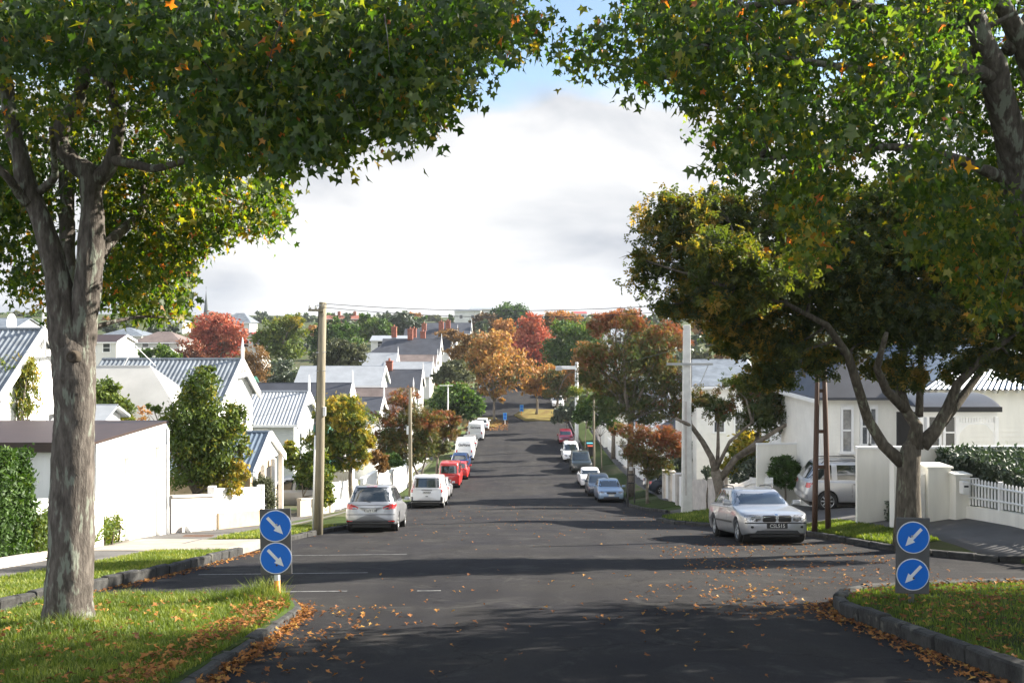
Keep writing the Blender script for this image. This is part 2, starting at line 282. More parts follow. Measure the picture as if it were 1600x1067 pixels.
# ------------------------------------------------------------------ terrain shape
_Y = np.array([-40,-15,0,9.5,15.2,35,55,67,80,95,110,125,135,150,160,200,260,350,450,700,1100,1600.])
_Z = np.array([2.2,1.5,0,-1.36,-2.2,-5.26,-8.3,-9.85,-10.9,-11.6,-11.85,-11.75,-11.4,-10.2,-9.4,-6.7,-2.9,0.4,1.6,3,3,2.])
_mm = np.gradient(_Z, _Y)
def prof(y):
    i = min(max(int(np.searchsorted(_Y, y)) - 1, 0), len(_Y) - 2); h = _Y[i+1]-_Y[i]; t = min(max((y-_Y[i])/h, 0), 1)
    return float((2*t**3-3*t*t+1)*_Z[i] + (t**3-2*t*t+t)*h*_mm[i] + (-2*t**3+3*t*t)*_Z[i+1] + (t**3-t*t)*h*_mm[i+1])
def KL(y): return float(np.interp(y, [5,15.2,20,26,30,35,36.5,60,110,400], [-7.9,-7.6,-7.0,-6.75,-6.9,-6.5,-6.1,-6.2,-5.6,-5.4]))
def KR(y): return float(np.interp(y, [5,17,20,22,23.5,25,30,35,37.5,39,43,45,52,55,58,60,64,110,400], [13,13,12,10.8,9.9,9.4,8.9,8.6,7.6,6.5,6.3,8.0,8.0,7.2,6.9,7.0,7.4,7.7,7.7]))
def Gr(x, y):                      # the natural ground / road level
    z = prof(y)
    if x > 2: z += 0.022*(min(x,9)-2)*math.exp(-((y-29)/7)**2)
    if y < 150:
        k = KR(y)
        if x > k: z += min(0.15 * (x - k), 0.62) * min(1, (150 - y) / 40)
    z -= 0.012 * abs(x - 1) if abs(x) < 9 else 0.1
    return z
def strip(name, y0, y1, dy, fl, fr, nx, off, mat, parent=None, kind='structure', jit=0):
    ny = max(2, int((y1-y0)/dy)+1); vs = []; skirt = off > .1
    for i in range(ny):
        y = y0 + (y1-y0)*i/(ny-1); a, b = (fl(y) if callable(fl) else fl), (fr(y) if callable(fr) else fr)
        for j in range(nx):
            x = a + (b-a)*j/(nx-1); vs.append((x, y, Gr(x, y) + off + (random.uniform(-jit, jit) if 0<j<nx-1 else 0)))
    fs = [(i*nx+j, i*nx+j+1, (i+1)*nx+j+1, (i+1)*nx+j) for i in range(ny-1) for j in range(nx-1)]
    if skirt:
        rim = [j for j in range(nx)] + [i*nx+nx-1 for i in range(1, ny)] + [(ny-1)*nx+j for j in range(nx-2, -1, -1)] + [i*nx for i in range(ny-2, 0, -1)]
        b = len(vs); vs += [(vs[k][0], vs[k][1], vs[k][2]-0.4) for k in rim]; m_ = len(rim); fs += [(rim[k], b+k, b+(k+1)%m_, rim[(k+1)%m_]) for k in range(m_)]
    me = bpy.data.meshes.new(name); me.from_pydata(vs, [], fs); o = link(name, me, mat, parent, False)
    me.polygons.foreach_set('use_smooth', [True]*((ny-1)*(nx-1)) + [False]*(len(fs)-(ny-1)*(nx-1)))
    if kind: o['kind'] = kind
    return o
random.seed(4); np.random.seed(4)
# ------------------------------------------------------------------ ground, road, paths
def axis(vals):
    r = []
    for a, b, s in vals: r += list(np.arange(a, b, s))
    return r
xs = axis([(-900,-100,50),(-100,-20,8),(-20,20,2),(20,100,8),(100,901,50)]); ys = axis([(-60,0,10),(0,160,2.5),(160,500,12),(500,1600,60)])
vs = []
for y in ys:
    for x in xs:
        z = Gr(x, y) - 0.35
        if y > 180: z += 2.5*noise.noise(Vector((x*0.012, y*0.012, 1.7))) * min(1, (y-180)/120) - (2.0 if abs(x) < 12 and y < 330 else 0)
        z += (0.012*max(0, -x-30)) * min(1, max(0, (y-150)/150))
        vs.append((x, y, z))
n = len(xs); fs = [(i*n+j, i*n+j+1, (i+1)*n+j+1, (i+1)*n+j) for i in range(len(ys)-1) for j in range(n-1)]
me = bpy.data.meshes.new('ground'); me.from_pydata(vs, [], fs); tag(link('ground', me, M['hill'], None, True), kind='structure')
strip('road', -12, 300, 0.5, lambda y: KL(y)-0.35, lambda y: max(KR(y), 8)+0.35, 15, 0, M['road'])
strip('side_road', 16, 24.2, 0.4, lambda y: KR(y)+0.3, 34, 16, 0.004, M['road'])
strip('garden_ground', 4, 300, 1.0, -60, lambda y: KL(y)-0.12, 30, 0.13, M['yard'])
strip('garden_ground', 20.2, 300, 0.6, lambda y: KR(y)+0.12, 60, 30, 0.13, M['yard'])
strip('footpath', 4, 140, 0.6, lambda y: KL(y)-4.6, lambda y: KL(y)-2.2, 6, 0.138, M['path'])
strip('footpath', 20.3, 140, 0.4, lambda y: (KR(y)+1.9 if y > 47 else max(10.6, KR(y)+.15)), lambda y: (KR(y)+1.9 if y>47 else 10.6)+2.9, 6, 0.138, M['path'])
def verge(side, y0, y1, w, mat='lawn', off=0.148):
    if side < 0: return strip('grass_verge', y0, y1, 0.4, lambda y: KL(y)-w, lambda y: KL(y)-0.12, 8, off, M[mat], jit=0.01)
    return strip('grass_verge', y0, y1, 0.4, lambda y: KR(y)+0.12, lambda y: KR(y)+w, 8, off, M[mat], jit=0.01)
verge(-1, 4, 24.6, 2.1)
strip('driveway', 24.6, 29.2, 0.4, lambda y: -11.2, lambda y: KL(y)-0.1, 8, 0.145, M['drive'])
for a, b in ((29.4, 36), (37.2, 45), (52, 62), (66, 80), (84, 100)): verge(-1, a, b, 1.9)
for a, b in ((24.6, 32.5), (37.6, 43.5)): strip('grass_verge', a, b, 0.4, lambda y: KR(y)+0.12, 10.6 if a < 30 else 8.9, 8, 0.148, M['lawn'], jit=0.01)
for a, b in ((53, 60), (64, 70), (76, 84), (92, 130)): verge(1, a, b, 1.9)
strip('driveway', 32.5, 37.4, 0.4, lambda y: KR(y)+0.1, 16, 8, 0.145, M['path'])
strip('driveway', 44.5, 51.0, 0.4, lambda y: KR(y)+0.1, 16, 8, 0.145, M['path'])
# islands
def eL(y): return float(np.interp(y, [3,9.6,12,14.0,14.7,15.1,15.35], [-2.95,-3.05,-3.0,-3.05,-3.25,-3.6,-4.3]))
def eR(y): return float(np.interp(y, [3,9.5,12.5,14.2,15.2,16,16.8,17.3], [5.0,4.95,4.78,4.72,4.95,5.6,6.9,9.5]))
strip('traffic_island', 3, 15.35, 0.25, -7.05, eL, 14, 0.15, M['lawn'], jit=0.015)
strip('traffic_island', 3, 17.3, 0.25, eR, 12.6, 16, 0.15, M['lawn'], jit=0.015)
def kerb(pts, w=0.17, h=0.17, inward=0, seed=1, ln=(0.45,0.8)):
    rnd = random.Random(seed); mb = MB(); pts = [Vector((p[0], p[1])) for p in pts]
    i = 0; cur = pts[0]; acc = []
    # resample
    seg = []; 
    for a, b in zip(pts[:-1], pts[1:]):
        L = (b-a).length; n = max(1, int(L/0.08))
        seg += [a + (b-a)*k/n for k in range(n)]
    seg.append(pts[-1]); s = 0
    while s < len(seg)-2:
        e = min(len(seg)-1, s + int(rnd.uniform(*ln)/0.08)); a, b = seg[s], seg[e]
        d = (b-a); L = d.length
        if L < 0.05: break
        ang = math.atan2(d.y, d.x) + rnd.uniform(-0.03, 0.03); c = (a+b)/2
        z0 = Gr(c.x, c.y); z1 = Gr(a.x,a.y); z2 = Gr(b.x,b.y); pitch = math.atan2(z2-z1, L)
        hh = h + rnd.uniform(-0.015, 0.02); ww = w/2 + rnd.uniform(-0.01,0.015); l = L/2 - 0.006
        Mx = Matrix.Translation((c.x, c.y, z0)) @ Matrix.Rotation(ang, 4, 'Z') @ Matrix.Rotation(-pitch + rnd.uniform(-0.01,0.01), 4, 'Y')
        k = 0.018; nn = 3; ring = []
        prof_ = [(-ww,-0.3),(ww,-0.3),(ww,hh-k*1.3),(ww-k,hh),(0,hh+0.008),(-ww+k,hh),(-ww,hh-k*1.3)]
        vs = []
        for q, xx in enumerate((-l, -l+k, 0, l-k, l)):
            sc = 0.93 if q in (0,4) else 1
            for (py_, pz) in prof_: vs.append(Mx @ Vector((xx, py_*sc + rnd.uniform(-.006,.006), (pz if pz < 0 else pz - (0.014 if q in (0,4) else 0)) + rnd.uniform(-.006,.006))))
        m_ = len(prof_); fs = [(i_*m_+j, i_*m_+(j+1)%m_, (i_+1)*m_+(j+1)%m_, (i_+1)*m_+j) for i_ in range(4) for j in range(m_)] + [tuple(range(m_)), tuple(4*m_+j for j in range(m_))]
        mb.add(vs, fs); s = e
    o = mb.build('kerb', M['kerb'], smooth=False); o['kind'] = 'structure'; return o
yy = lambda a, b, s: [a + (b-a)*i/max(1,int((b-a)/s)) for i in range(int((b-a)/s)+1)]
kerb([(eL(y), y) for y in yy(3, 15.3, 0.3)] + [(-4.3,15.36),(-7.05,15.4)], seed=3, h=.14)
kerb([(-7.1, y) for y in yy(3,15.3,1)], seed=4)
kerb([(eR(y), y) for y in yy(3, 17.2, 0.3)] + [(9.5,17.3),(12.6,17.5)], seed=5, h=0.2)
kerb([(KL(y), y) for y in yy(4, 24.8, 0.4)], seed=6, h=0.2)
kerb([(KL(y), y) for y in yy(29.3, 140, 0.5)], seed=7, h=0.15)
kerb([(14,20.5),(12,21.2)] + [(KR(y), y) for y in yy(22, 33, 0.5)], seed=8, h=0.17)
kerb([(KR(y), y) for y in yy(37, 45, 0.4)], seed=9, h=0.15)
kerb([(KR(y), y) for y in yy(51.5, 140, 0.5)], seed=10, h=0.15)
# far islands at the foot of the hill
strip('traffic_island', 128, 137, 0.5, -6.5, lambda y: -1.2 - 0.25*abs(y-132), 8, 0.15, M['drygrass'])
strip('traffic_island', 134, 143, 0.5, lambda y: 0.3+0.3*abs(y-138.5), 7.8, 8, 0.15, M['drygrass'])
# parking marks and worn patch
def mark(x0, x1, y, w=0.09, slope=0.0):
    n = 14; vs = []
    for i in range(n+1):
        x = x0+(x1-x0)*i/n; y_ = y+slope*(x-x0); vs += [(x, y_-w/2, Gr(x,y_-w/2)+0.006), (x, y_+w/2, Gr(x,y_+w/2)+0.006)]
    me = bpy.data.meshes.new('road_marking'); me.from_pydata(vs, [], [(2*i,2*i+2,2*i+3,2*i+1) for i in range(n)]); o = link('road_marking', me, M['paintline']); o['kind'] = 'structure'
mark(-6.4, -2.8, 16.9); mark(-6.3, -2.9, 20.0); mark(-6.2, -2.6, 24.6); mark(-1.6, -1.2, 16.8)
# ------------------------------------------------------------------ leaf clouds
def star_leaf():
    a = []; lobes = [90, 162-8, 234-25, 306+25, 18+8]; 
    pts = [(0,-0.15)]
    order = [306+12, 18+6, 90, 162-6, 234-12]; L = [0.60, 0.90, 1.12, 0.90, 0.60]
    for i, (an, l) in enumerate(zip(order, L)):
        pts.append((l*math.cos(R(an)), l*math.sin(R(an))))
        if i < 4:
            nx = order[i+1] + (360 if order[i+1] < an else 0); mid = (an+nx)/2; pts.append((0.47*math.cos(R(mid)), 0.47*math.sin(R(mid))))
    v = [(x, y, 0.30*abs(x) - 0.30*y*abs(y)) for x, y in pts]
    v.append((0, 0.12, 0)); n = len(pts)
    return np.array(v), [(n, i, (i+1) % n) for i in range(n)]
def rhomb(wd=0.45, fold=0.12): return np.array([(0,-1,0),(wd,0,fold),(0,1,-0.1),(-wd,0,fold)]) , [(0,1,2),(0,2,3)]
def sprig(k=5, wd=0.13, ln=0.55):
    v = []; f = []
    for i in range(k):
        an = (-1+2*i/(k-1))*1.35; c, s = math.sin(an), math.cos(an); b = len(v); oy = -0.4+0.35*(1-abs(-1+2*i/(k-1)))
        px, py_ = s*wd, -c*wd
        v += [(0,oy,0),(c*ln*0.5+px, oy+s*ln*0.5+py_, 0.05),(c*ln, oy+s*ln, -0.12),(c*ln*0.5-px, oy+s*ln*0.5-py_, 0.05)]; f += [(b,b+1,b+2),(b,b+2,b+3)]
    return np.array(v)*1.3, f
SHAPES = {'star': star_leaf(), 'rhomb': rhomb(), 'long': rhomb(0.22, 0.06), 'sprig': sprig(), 'blob': rhomb(0.8, 0.25)}
rng = np.random.default_rng(11)
def leaves(name, pos, size, tint, shape, mat, parent=None, nrm=None, flat=0.0, tip_down=0.5, origin=(0,0,0)):
    sv_, sf = SHAPES[shape]; n = len(pos); k = len(sv_)
    up = nrm if nrm is not None else np.zeros((n,3)); z = rng.normal(size=(n,3)) * (1-flat) + up * 0.8 + np.array([0,0,flat])
    z[:,2] *= (0.6 if shape == 'star' and flat == 0 else 1)
    z /= np.linalg.norm(z, axis=1)[:,None] + 1e-9
    t = rng.normal(size=(n,3)) + np.array([0,0,-1.6*tip_down]); t -= z * (t*z).sum(1)[:,None]; t /= np.linalg.norm(t, axis=1)[:,None] + 1e-9
    x = np.cross(t, z)
    if shape == 'star': x = x * (0.4 + 0.6*rng.random(n)**.7)[:,None]
    s = np.asarray(size) * np.ones(n)
    V = pos[:,None,:] + s[:,None,None] * (sv_[None,:,0:1]*x[:,None,:] + sv_[None,:,1:2]*t[:,None,:] + sv_[None,:,2:3]*z[:,None,:])
    V = V.reshape(-1,3) - np.array(origin)
    Fa = np.array(sf); FF = (Fa[None] + (np.arange(n)*k)[:,None,None]).reshape(-1)
    me = bpy.data.meshes.new(name); me.vertices.add(n*k); me.vertices.foreach_set('co', V.astype(np.float32).ravel())
    nf = n*len(sf); me.loops.add(nf*3); me.loops.foreach_set('vertex_index', FF.astype(np.int32)); me.polygons.add(nf)
    me.polygons.foreach_set('loop_start', np.arange(0, nf*3, 3, dtype=np.int32)); me.polygons.foreach_set('loop_total', np.full(nf, 3, dtype=np.int32))
    at = me.attributes.new('tint', 'FLOAT', 'POINT'); at.data.foreach_set('value', np.repeat(np.clip(tint,0,1), k).astype(np.float32))
    me.update(); me.validate()
    return link(name, me, mat, parent)
def limb(a, b, bend=0.15, n=5, r=None):
    a, b = Vector(a), Vector(b); L = (b-a).length; o = Vector((r.uniform(-1,1), r.uniform(-1,1), r.uniform(-0.2,1)))*bend*L
    return [a + (b-a)*t + o*math.sin(PI*t) for t in [i/(n-1) for i in range(n)]]
def tree(name, label, base, clumps, nleaf, lsize, kind='green', shape='rhomb', group=None, cat='tree', trunk=None, r0=0.16, bark='bark2', tint=(0.35,0.25), sub=None, seed=1, sag=0.4, kindtint=None, clump_sigma=0.16, limbs=True, hang=0, split=0.35):
    """clumps: (x, y, z, rx, ry, rz[, tint offset])"""
    rnd = random.Random(seed); base = Vector(base); root = empty(name, base, 0, label, cat, group)
    cl = np.array([list(c[:6]) + [c[6] if len(c) > 6 else 0] for c in clumps], float)
    cen = Vector((cl[:,0].mean(), cl[:,1].mean(), cl[:,2].mean()))
    low = cl[:,2].min() - cl[:,5].min()*0.5
    mb = MB()
    if trunk is None:
        fork = base.lerp(Vector((cen.x, cen.y, cen.z)), 0.0); fz = max(base.z + 0.3*(cen.z-base.z), min(low, base.z+0.6*(cen.z-base.z)))
        fork = Vector((base.x + (cen.x-base.x)*0.3, base.y, fz))
        trunk = [(limb(base - Vector((0,0,0.1)), fork, 0.05, 5, rnd), [r0*1.35, r0*1.02, r0*0.95, r0*0.9, r0*0.85])]
        ends = [fork]
    else: ends = [Vector(t[0][-1]) for t in trunk]
    for pts, rad in trunk:
        mb.tube([Vector(p)-base for p in pts], rad, 10)
        if len(pts) > 4: ends += [Vector(pts[i]) for i in range(len(pts)//2, len(pts)-1)] + [Vector(pts[i]).lerp(Vector(pts[i+1]), .5) for i in range(len(pts)//2, len(pts)-1)]
    if limbs:
        for c in cl:
            cc = Vector(c[:3]); e = min(ends, key=lambda q: (q-cc).length); r1 = r0*split
            pl = limb(e, cc, 0.12, 6, rnd); mb.tube([p-base for p in pl], [r1*1.6, r1*1.3, r1, r1*.8, r1*.55, r1*.3], 6)
            for q in range(5):
                u = Vector((rnd.gauss(0,1), rnd.gauss(0,1), rnd.gauss(0,0.7))); u.normalize(); tip = cc + Vector((u.x*c[3], u.y*c[4], u.z*c[5]))*0.85
                pl2 = limb(pl[rnd.choice((3,4,5))], tip, 0.12, 4, rnd); mb.tube([p-base for p in pl2], [r1*.45, r1*.32, r1*.2, r1*.08], 5, cap=False)
    mb.build('trunk', M[bark], root, smooth=True, fixn=False)
    wt = (cl[:,3]*cl[:,4]*cl[:,5])**0.667; wt /= wt.sum()
    ns = sub or max(12, int(nleaf/26)); ci = rng.choice(len(cl), ns, p=wt); u = rng.normal(size=(ns,3)); u /= np.linalg.norm(u,axis=1)[:,None]
    rr = rng.random(ns)**0.45 * 1.0; sp = cl[ci,:3] + u*cl[ci,3:6]*rr[:,None]; st = cl[ci,6] + rng.normal(size=ns)*tint[1]*0.6
    li = rng.integers(0, ns, nleaf); sg = cl[ci[li],3:6]*clump_sigma*(1.0)
    pos = sp[li] + rng.normal(size=(nleaf,3))*sg; pos[:,2] -= np.abs(rng.normal(size=nleaf))*hang
    tn = tint[0] + st[li] + rng.normal(size=nleaf)*tint[1]*0.5
    leaves('crown', pos, lsize*(0.7+0.6*rng.random(nleaf)), tn, shape, LM[kind], root, nrm=u[li]*0.7, tip_down=sag, origin=base)
    return root
def blobs(d, bl, depth=0.85, seed=0):          # photo ellipses (px, py, rx, ry[, tint[, dd]]) at a distance -> crown clumps
    r = random.Random(seed); o = []
    for b in bl:
        dd = b[5] if len(b) > 5 else r.uniform(-0.3, 0.3)*b[2]/F*d; D = d + dd; c = P(b[0], b[1], D)
        o.append((c.x, c.y, c.z, b[2]/F*D, b[2]/F*D*depth, b[3]/F*D, b[4] if len(b) > 4 else 0))
    return o
def onground(px, d, off=0.14):
    x = (px-800)/F*d; return Vector((x, d, Gr(x, d)+off))
def inpoly(x, y, poly):
    ins = np.zeros(len(x), bool); n = len(poly)
    for i in range(n):
        x1, y1 = poly[i]; x2, y2 = poly[(i+1) % n]
        if y1 == y2: continue
        c = ((y1 > y) != (y2 > y)) & (x < (x2-x1)*(y-y1)/(y2-y1)+x1); ins ^= c
    return ins
# ------------------------------------------------------------------ buildings
def window(parent, c, wd, h, face, sash=True, frame='trim', lit='glass', arch=False):
    """face: '+x','-x','-y' outward direction; c = centre on the wall plane"""
    t = .09; n = {'+x': Vector((1,0,0)), '-x': Vector((-1,0,0)), '-y': Vector((0,-1,0))}[face]; a = Vector((0,1,0)) if 'x' in face else Vector((1,0,0)); c = Vector(c)
    def bx(mb, u0, u1, z0, z1, d0, d1, m=0):
        p = c + a*u0 + n*d0; q = c + a*u1 + n*d1; mb.box(min(p.x,q.x), max(p.x,q.x), min(p.y,q.y), max(p.y,q.y), c.z+z0, c.z+z1, m)
    mb = MB(); W2, H2 = wd/2, h/2
    bx(mb,-W2-t,-W2,-H2-t,H2+t,-.03,.06); bx(mb,W2,W2+t,-H2-t,H2+t,-.03,.06); bx(mb,-W2,W2,H2,H2+t*1.3,-.03,.07); bx(mb,-W2-t-.04,W2+t+.04,-H2-t*1.2,-H2,-.03,.11)
    if sash: bx(mb,-W2,W2,-.03,.03,-.02,.035)
    if wd > 1.0: bx(mb,-.03,.03,-H2,H2,-.02,.03)
    o = mb.build('window', M[frame], parent)
    mb = MB(); bx(mb,-W2,W2,-H2,H2,-.02,.012); mb.build('pane', M[lit], o); return o
def corr(mb, p00, p10, p11, p01, pitch=.21, amp=.024, m=0, th=.04, rows=1):
    """corrugated quad; ribs run from the p00-p10 edge to the p01-p11 edge"""
    p00, p10, p11, p01 = map(Vector, (p00, p10, p11, p01)); L = max((p10-p00).length, (p11-p01).length); n = max(2, int(L/pitch*4)); nv = (p10-p00).cross(p01-p00).normalized()
    if nv.z < 0: nv = -nv
    vs = []
    for i in range(n+1):
        t = i/n; o = nv*(amp*math.sin(2*PI*t*L/pitch)+th); vs += [p00.lerp(p10,t)+o, p01.lerp(p11,t)+o]
    mb.add(vs, [(2*i,2*i+2,2*i+3,2*i+1) for i in range(n)], m)
    mb.add([p00,p10,p11,p01], [(0,1,2,3)], m)
def house(name, label, x0, x1, y0, y1, zb, ze, zr, ridge='x', wall='board', roof='roofdark', eave=.35, hip=0, hip2=0, corrg=False, wins=(), chim=(), finial=True, cat='house', front=1, barge=True, gablemat=None, door=None, cresting=False, group=None, fretwork=False):
    """box x0..x1, y0..y1 with eaves at ze and ridge at zr; front=+1 means the street gable is at x1"""
    org = Vector(((x0+x1)/2, (y0+y1)/2, zb)); root = empty(name, org, 0, label, cat, group); T = Matrix.Translation(-org)
    class B(MB):
        def build(s, *a, **k): s.v = [tuple(Vector(v)-org) for v in s.v]; return MB.build(s, *a, **k)
    xm, ym = (x0+x1)/2, (y0+y1)/2; mb = B()
    mb.box(x0, x1, y0, y1, zb-1.5, ze)
    if ridge == 'x':
        hh = zr-.06; a0, a1 = x0+hip, x1-hip2
        if hip == 0: mb.prism([(y0,ze),(y1,ze),(ym,hh)], x0, x0+.12, 'x')
        if hip2 == 0: mb.prism([(y0,ze),(y1,ze),(ym,hh)], x1-.12, x1, 'x')
    else:
        hh = zr-.06; a0, a1 = y0+hip, y1-hip2
        if hip == 0: mb.prism([(x0,ze),(x1,ze),(xm,hh)], y0, y0+.12, 'y')
        if hip2 == 0: mb.prism([(x0,ze),(x1,ze),(xm,hh)], y1-.12, y1, 'y')
    wl = mb.build('wall', M[wall], root)
    e = eave; mb = B()
    def plane(a, b, c, d):
        if corrg: corr(mb, a, b, c, d)
        else:
            A_ = [Vector(p) for p in (a,b,c,d)]; nv = Vector((0,0,.10)); mb.add(A_+[p+nv for p in A_], [(0,1,2,3),(7,6,5,4),(0,1,5,4),(1,2,6,5),(2,3,7,6),(3,0,4,7)])
    if ridge == 'x':
        sl = (zr-ze)/((y1-y0)/2); zo = ze - sl*e; X0, X1 = x0-(e if hip else .2), x1+(e if hip2 else .3); r0_, r1_ = (X0+hip+ (e if hip else 0)*0, X1-hip2)
        plane((X0,y0-e,zo),(X1,y0-e,zo),(X1-hip2,ym,zr),(X0+hip,ym,zr)); plane((X1,y1+e,zo),(X0,y1+e,zo),(X0+hip,ym,zr),(X1-hip2,ym,zr))
        if hip: plane((X0,y1+e,zo),(X0,y0-e,zo),(X0+hip,ym,zr),(X0+hip,ym+.01,zr))
        if hip2: plane((X1,y0-e,zo),(X1,y1+e,zo),(X1-hip2,ym+.01,zr),(X1-hip2,ym,zr))
        mb.tube([(X0+hip,ym,zr+.06),(X1-hip2,ym,zr+.06)], .07, 6)
    else:
        sl = (zr-ze)/((x1-x0)/2); zo = ze - sl*e; Y0, Y1 = y0-(e if hip else .3), y1+(e if hip2 else .3)
        plane((x1+e,Y0,zo),(x1+e,Y1,zo),(xm,Y1-hip2,zr),(xm,Y0+hip,zr)); plane((x0-e,Y1,zo),(x0-e,Y0,zo),(xm,Y0+hip,zr),(xm,Y1-hip2,zr))
        if hip: plane((x0-e,Y0,zo),(x1+e,Y0,zo),(xm,Y0+hip,zr),(xm-.01,Y0+hip,zr))
        if hip2: plane((x1+e,Y1,zo),(x0-e,Y1,zo),(xm-.01,Y1-hip2,zr),(xm,Y1-hip2,zr))
        mb.tube([(xm,Y0+hip,zr+.06),(xm,Y1-hip2,zr+.06)], .07, 6)
    rf = mb.build('roof', M[roof], root)
    for (cx, cy, cz, w_, h_) in chim:
        w_ *= .85; h_ *= .85; mb = B(); mb.cbox((cx,cy,cz+h_/2), w_, w_*1.2, h_); mb.cbox((cx,cy,cz+h_-.12), w_+.14, w_*1.2+.14, .14); mb.cbox((cx,cy,cz+h_*.55), w_+.06, w_*1.2+.06, .08)
        for q in (-.2,.2): mb.tube([(cx,cy+q,cz+h_),(cx,cy+q,cz+h_+.35)], [.13,.10], 8)
        mb.build('chimney', M['brick'], rf)
    if barge and ridge == 'x' and (hip2 == 0 if front > 0 else hip == 0):
        X = X1 if front > 0 else X0; mb = B()
        for ys, ye in ((y0-e, ym), (y1+e, ym)):
            a = Vector((X, ys, zo)); b = Vector((X, ye, zr)); w_ = .06
            mb.add([a+Vector((-w_,0,-.2)), a+Vector((w_,0,-.2)), b+Vector((w_,0,-.2)), b+Vector((-w_,0,-.2)), a+Vector((-w_,0,.12)), a+Vector((w_,0,.12)), b+Vector((w_,0,.12)), b+Vector((-w_,0,.12))], [(0,1,2,3),(4,5,6,7),(0,1,5,4),(1,2,6,5),(2,3,7,6),(3,0,4,7)])
        if fretwork: mb.box(X-.05, X+.05, ym-(ym-y0)*.45, ym+(ym-y0)*.45, zr-(zr-ze)*.48, zr-(zr-ze)*.36); mb.box(X-.05,X+.05,ym-.05,ym+.05,zr-(zr-ze)*.5,zr)
        mb.build('bargeboard', M['trim'], rf)
        if finial: mb = B(); mb.tube([(X,ym,zr-.3),(X,ym,zr+.5),(X,ym,zr+.8),(X,ym,zr+1.1)], [.07,.08,.05,.015], 6); mb.build('finial', M['trim'], rf)
    if e > .1:
        mb = B()
        if ridge == 'x': mb.box(X0,X1,y0-e-.09,y0-e-.003,zo-.10,zo+.05)
        else: mb.box(x1+e+.003,x1+e+.09,Y0,Y1,zo-.10,zo+.05); mb.build('gutter', M['trim'], rf); mb = B(); mb.box(x0-e-.09,x0-e-.003,Y0,Y1,zo-.10,zo+.05)
        mb.build('gutter', M['trim'], rf)
    for wv in wins:
        c, wd, h, face = wv[:4]; window(root, Vector(c)-org, wd, h, face, lit=wv[4] if len(wv) > 4 else 'glass')
    if door:
        c, wd, h, face, mt_ = door; c = Vector(c)-org; mb = MB()
        if face == '+x': mb.box(c.x-.02,c.x+.03,c.y-wd/2,c.y+wd/2,c.z,c.z+h)
        elif face == '-y': mb.box(c.x-wd/2,c.x+wd/2,c.y-.03,c.y+.02,c.z,c.z+h)
        mb.build('door', M[mt_], root)
    return root
def gable(name, label, px, py, d, hw, rise, length, **k):
    """gable facing the street; apex at a photo pixel and distance"""
    a = P(px, py, d); zb = Gr(a.x, d)+.1; ze = a.z - rise; x1 = a.x-.3; k.setdefault('corrg', False)
    fw = [((x1+.0, d+q, ze-1.6), .7, 1.5, '+x') for q in ((-hw*.45), hw*.45)] if k.pop('autowin', True) else []
    k['wins'] = list(k.get('wins', ())) + fw
    return house(name, label, x1-length, x1, d-hw, d+hw, zb, ze, a.z, **k)
# left side, near to far
a = P(76, 516, 40)
house('villa', 'tall white villa with corrugated iron roof and decorated gable behind the framing trunk', a.x-9, a.x-.3, 36.6, 42.6, Gr(a.x,40), -.45, a.z, wall='white', roof='roofiron', corrg=True, fretwork=True, wins=[((a.x-.3,38.6,-2.6),.75,1.7,'+x'),((a.x-.3,40.9,-2.6),.75,1.7,'+x'),((a.x-3,36.6,-2.6),.8,1.6,'-y')], eave=.4)
gable('villa', 'white villa with grey striped corrugated roof behind the bushy green tree', 379, 563, 47.5, 2.9, 1.65, 6.2, roof='roofiron', corrg=True, fretwork=True, wall='white')
house('cottage', 'low white cottage with pale cream hipped roof', -21.5, -14.2, 42.6, 46.6, Gr(-16,44), -2.05, -.05, wall='white', roof='roofpale', hip=2.0, hip2=2.4, eave=.4, finial=False, wins=[((-16,42.6,-3.1),1.2,1.1,'-y'),((-19,42.6,-3.1),1.2,1.1,'-y')])
house('lean_to', 'small white lean-to with curved pale roof right of the framing trunk', -17.5,-15.9, 38.4, 40.4, Gr(-16.5,39), -1.75, -1.35, wall='white', roof='rooflight', eave=.3, finial=False, barge=False, cat='shed')
# flat roofed garage on the street
org = Vector((-13.8, 29, Gr(-13.8,29)+.14)); g_ = empty('garage', org, 0, 'white flat roofed garage with brown fascia on the left footpath', 'garage'); zt = -1.12
gz = lambda y: Gr(-11.2, y)-.3
mb = MB(); mb.box(-5.4, 2.60, -2.55, 2.9, -2.0, zt-.075-org.z); mb.build('wall', M['white'], g_)
mb = MB(); mb.box(-5.4,-.6,-2.62,-2.56,-.2, zt-.3-org.z); mb.build('cladding', M['boardg'], g_)
mb = MB(); mb.box(-5.7, 2.77, -2.8, 2.97, zt-.07-org.z, zt-org.z); mb.box(-5.7,2.66,-2.80,-2.70,zt-.26-org.z,zt-.07-org.z-.002); mb.build('roof', M['fasciabrown'], g_)
for y0_, y1_ in ((-2.45,-.35), (0.05,2.15)):
    o_ = MB().box(2.59, 2.64, y0_, y1_, gz(29+y1_)-org.z+.25, zt-.75-org.z).build('garage_door', M['paintcream'], g_, bevel=.01)
for y0_, y1_ in ((-2.55,-2.45),(-.30,0.0),(2.2,2.9)): MB().box(2.602,2.76,y0_,y1_,-2.0,zt-.73-org.z).build('pilaster', M['white'], g_)
MB().box(2.602,2.75,-2.54,2.89,zt-.72-org.z,zt-.08-org.z).build('lintel', M['white'], g_)
for y0_, y1_ in ((-2.45,-.35), (0.05,2.15)):
    for k in range(1, 5): z_ = gz(29+y1_)-org.z+.25+k*.36; MB().box(2.641,2.647,y0_+.04,y1_-.04,z_,z_+.018).build('door_groove', M['concwall'], g_)
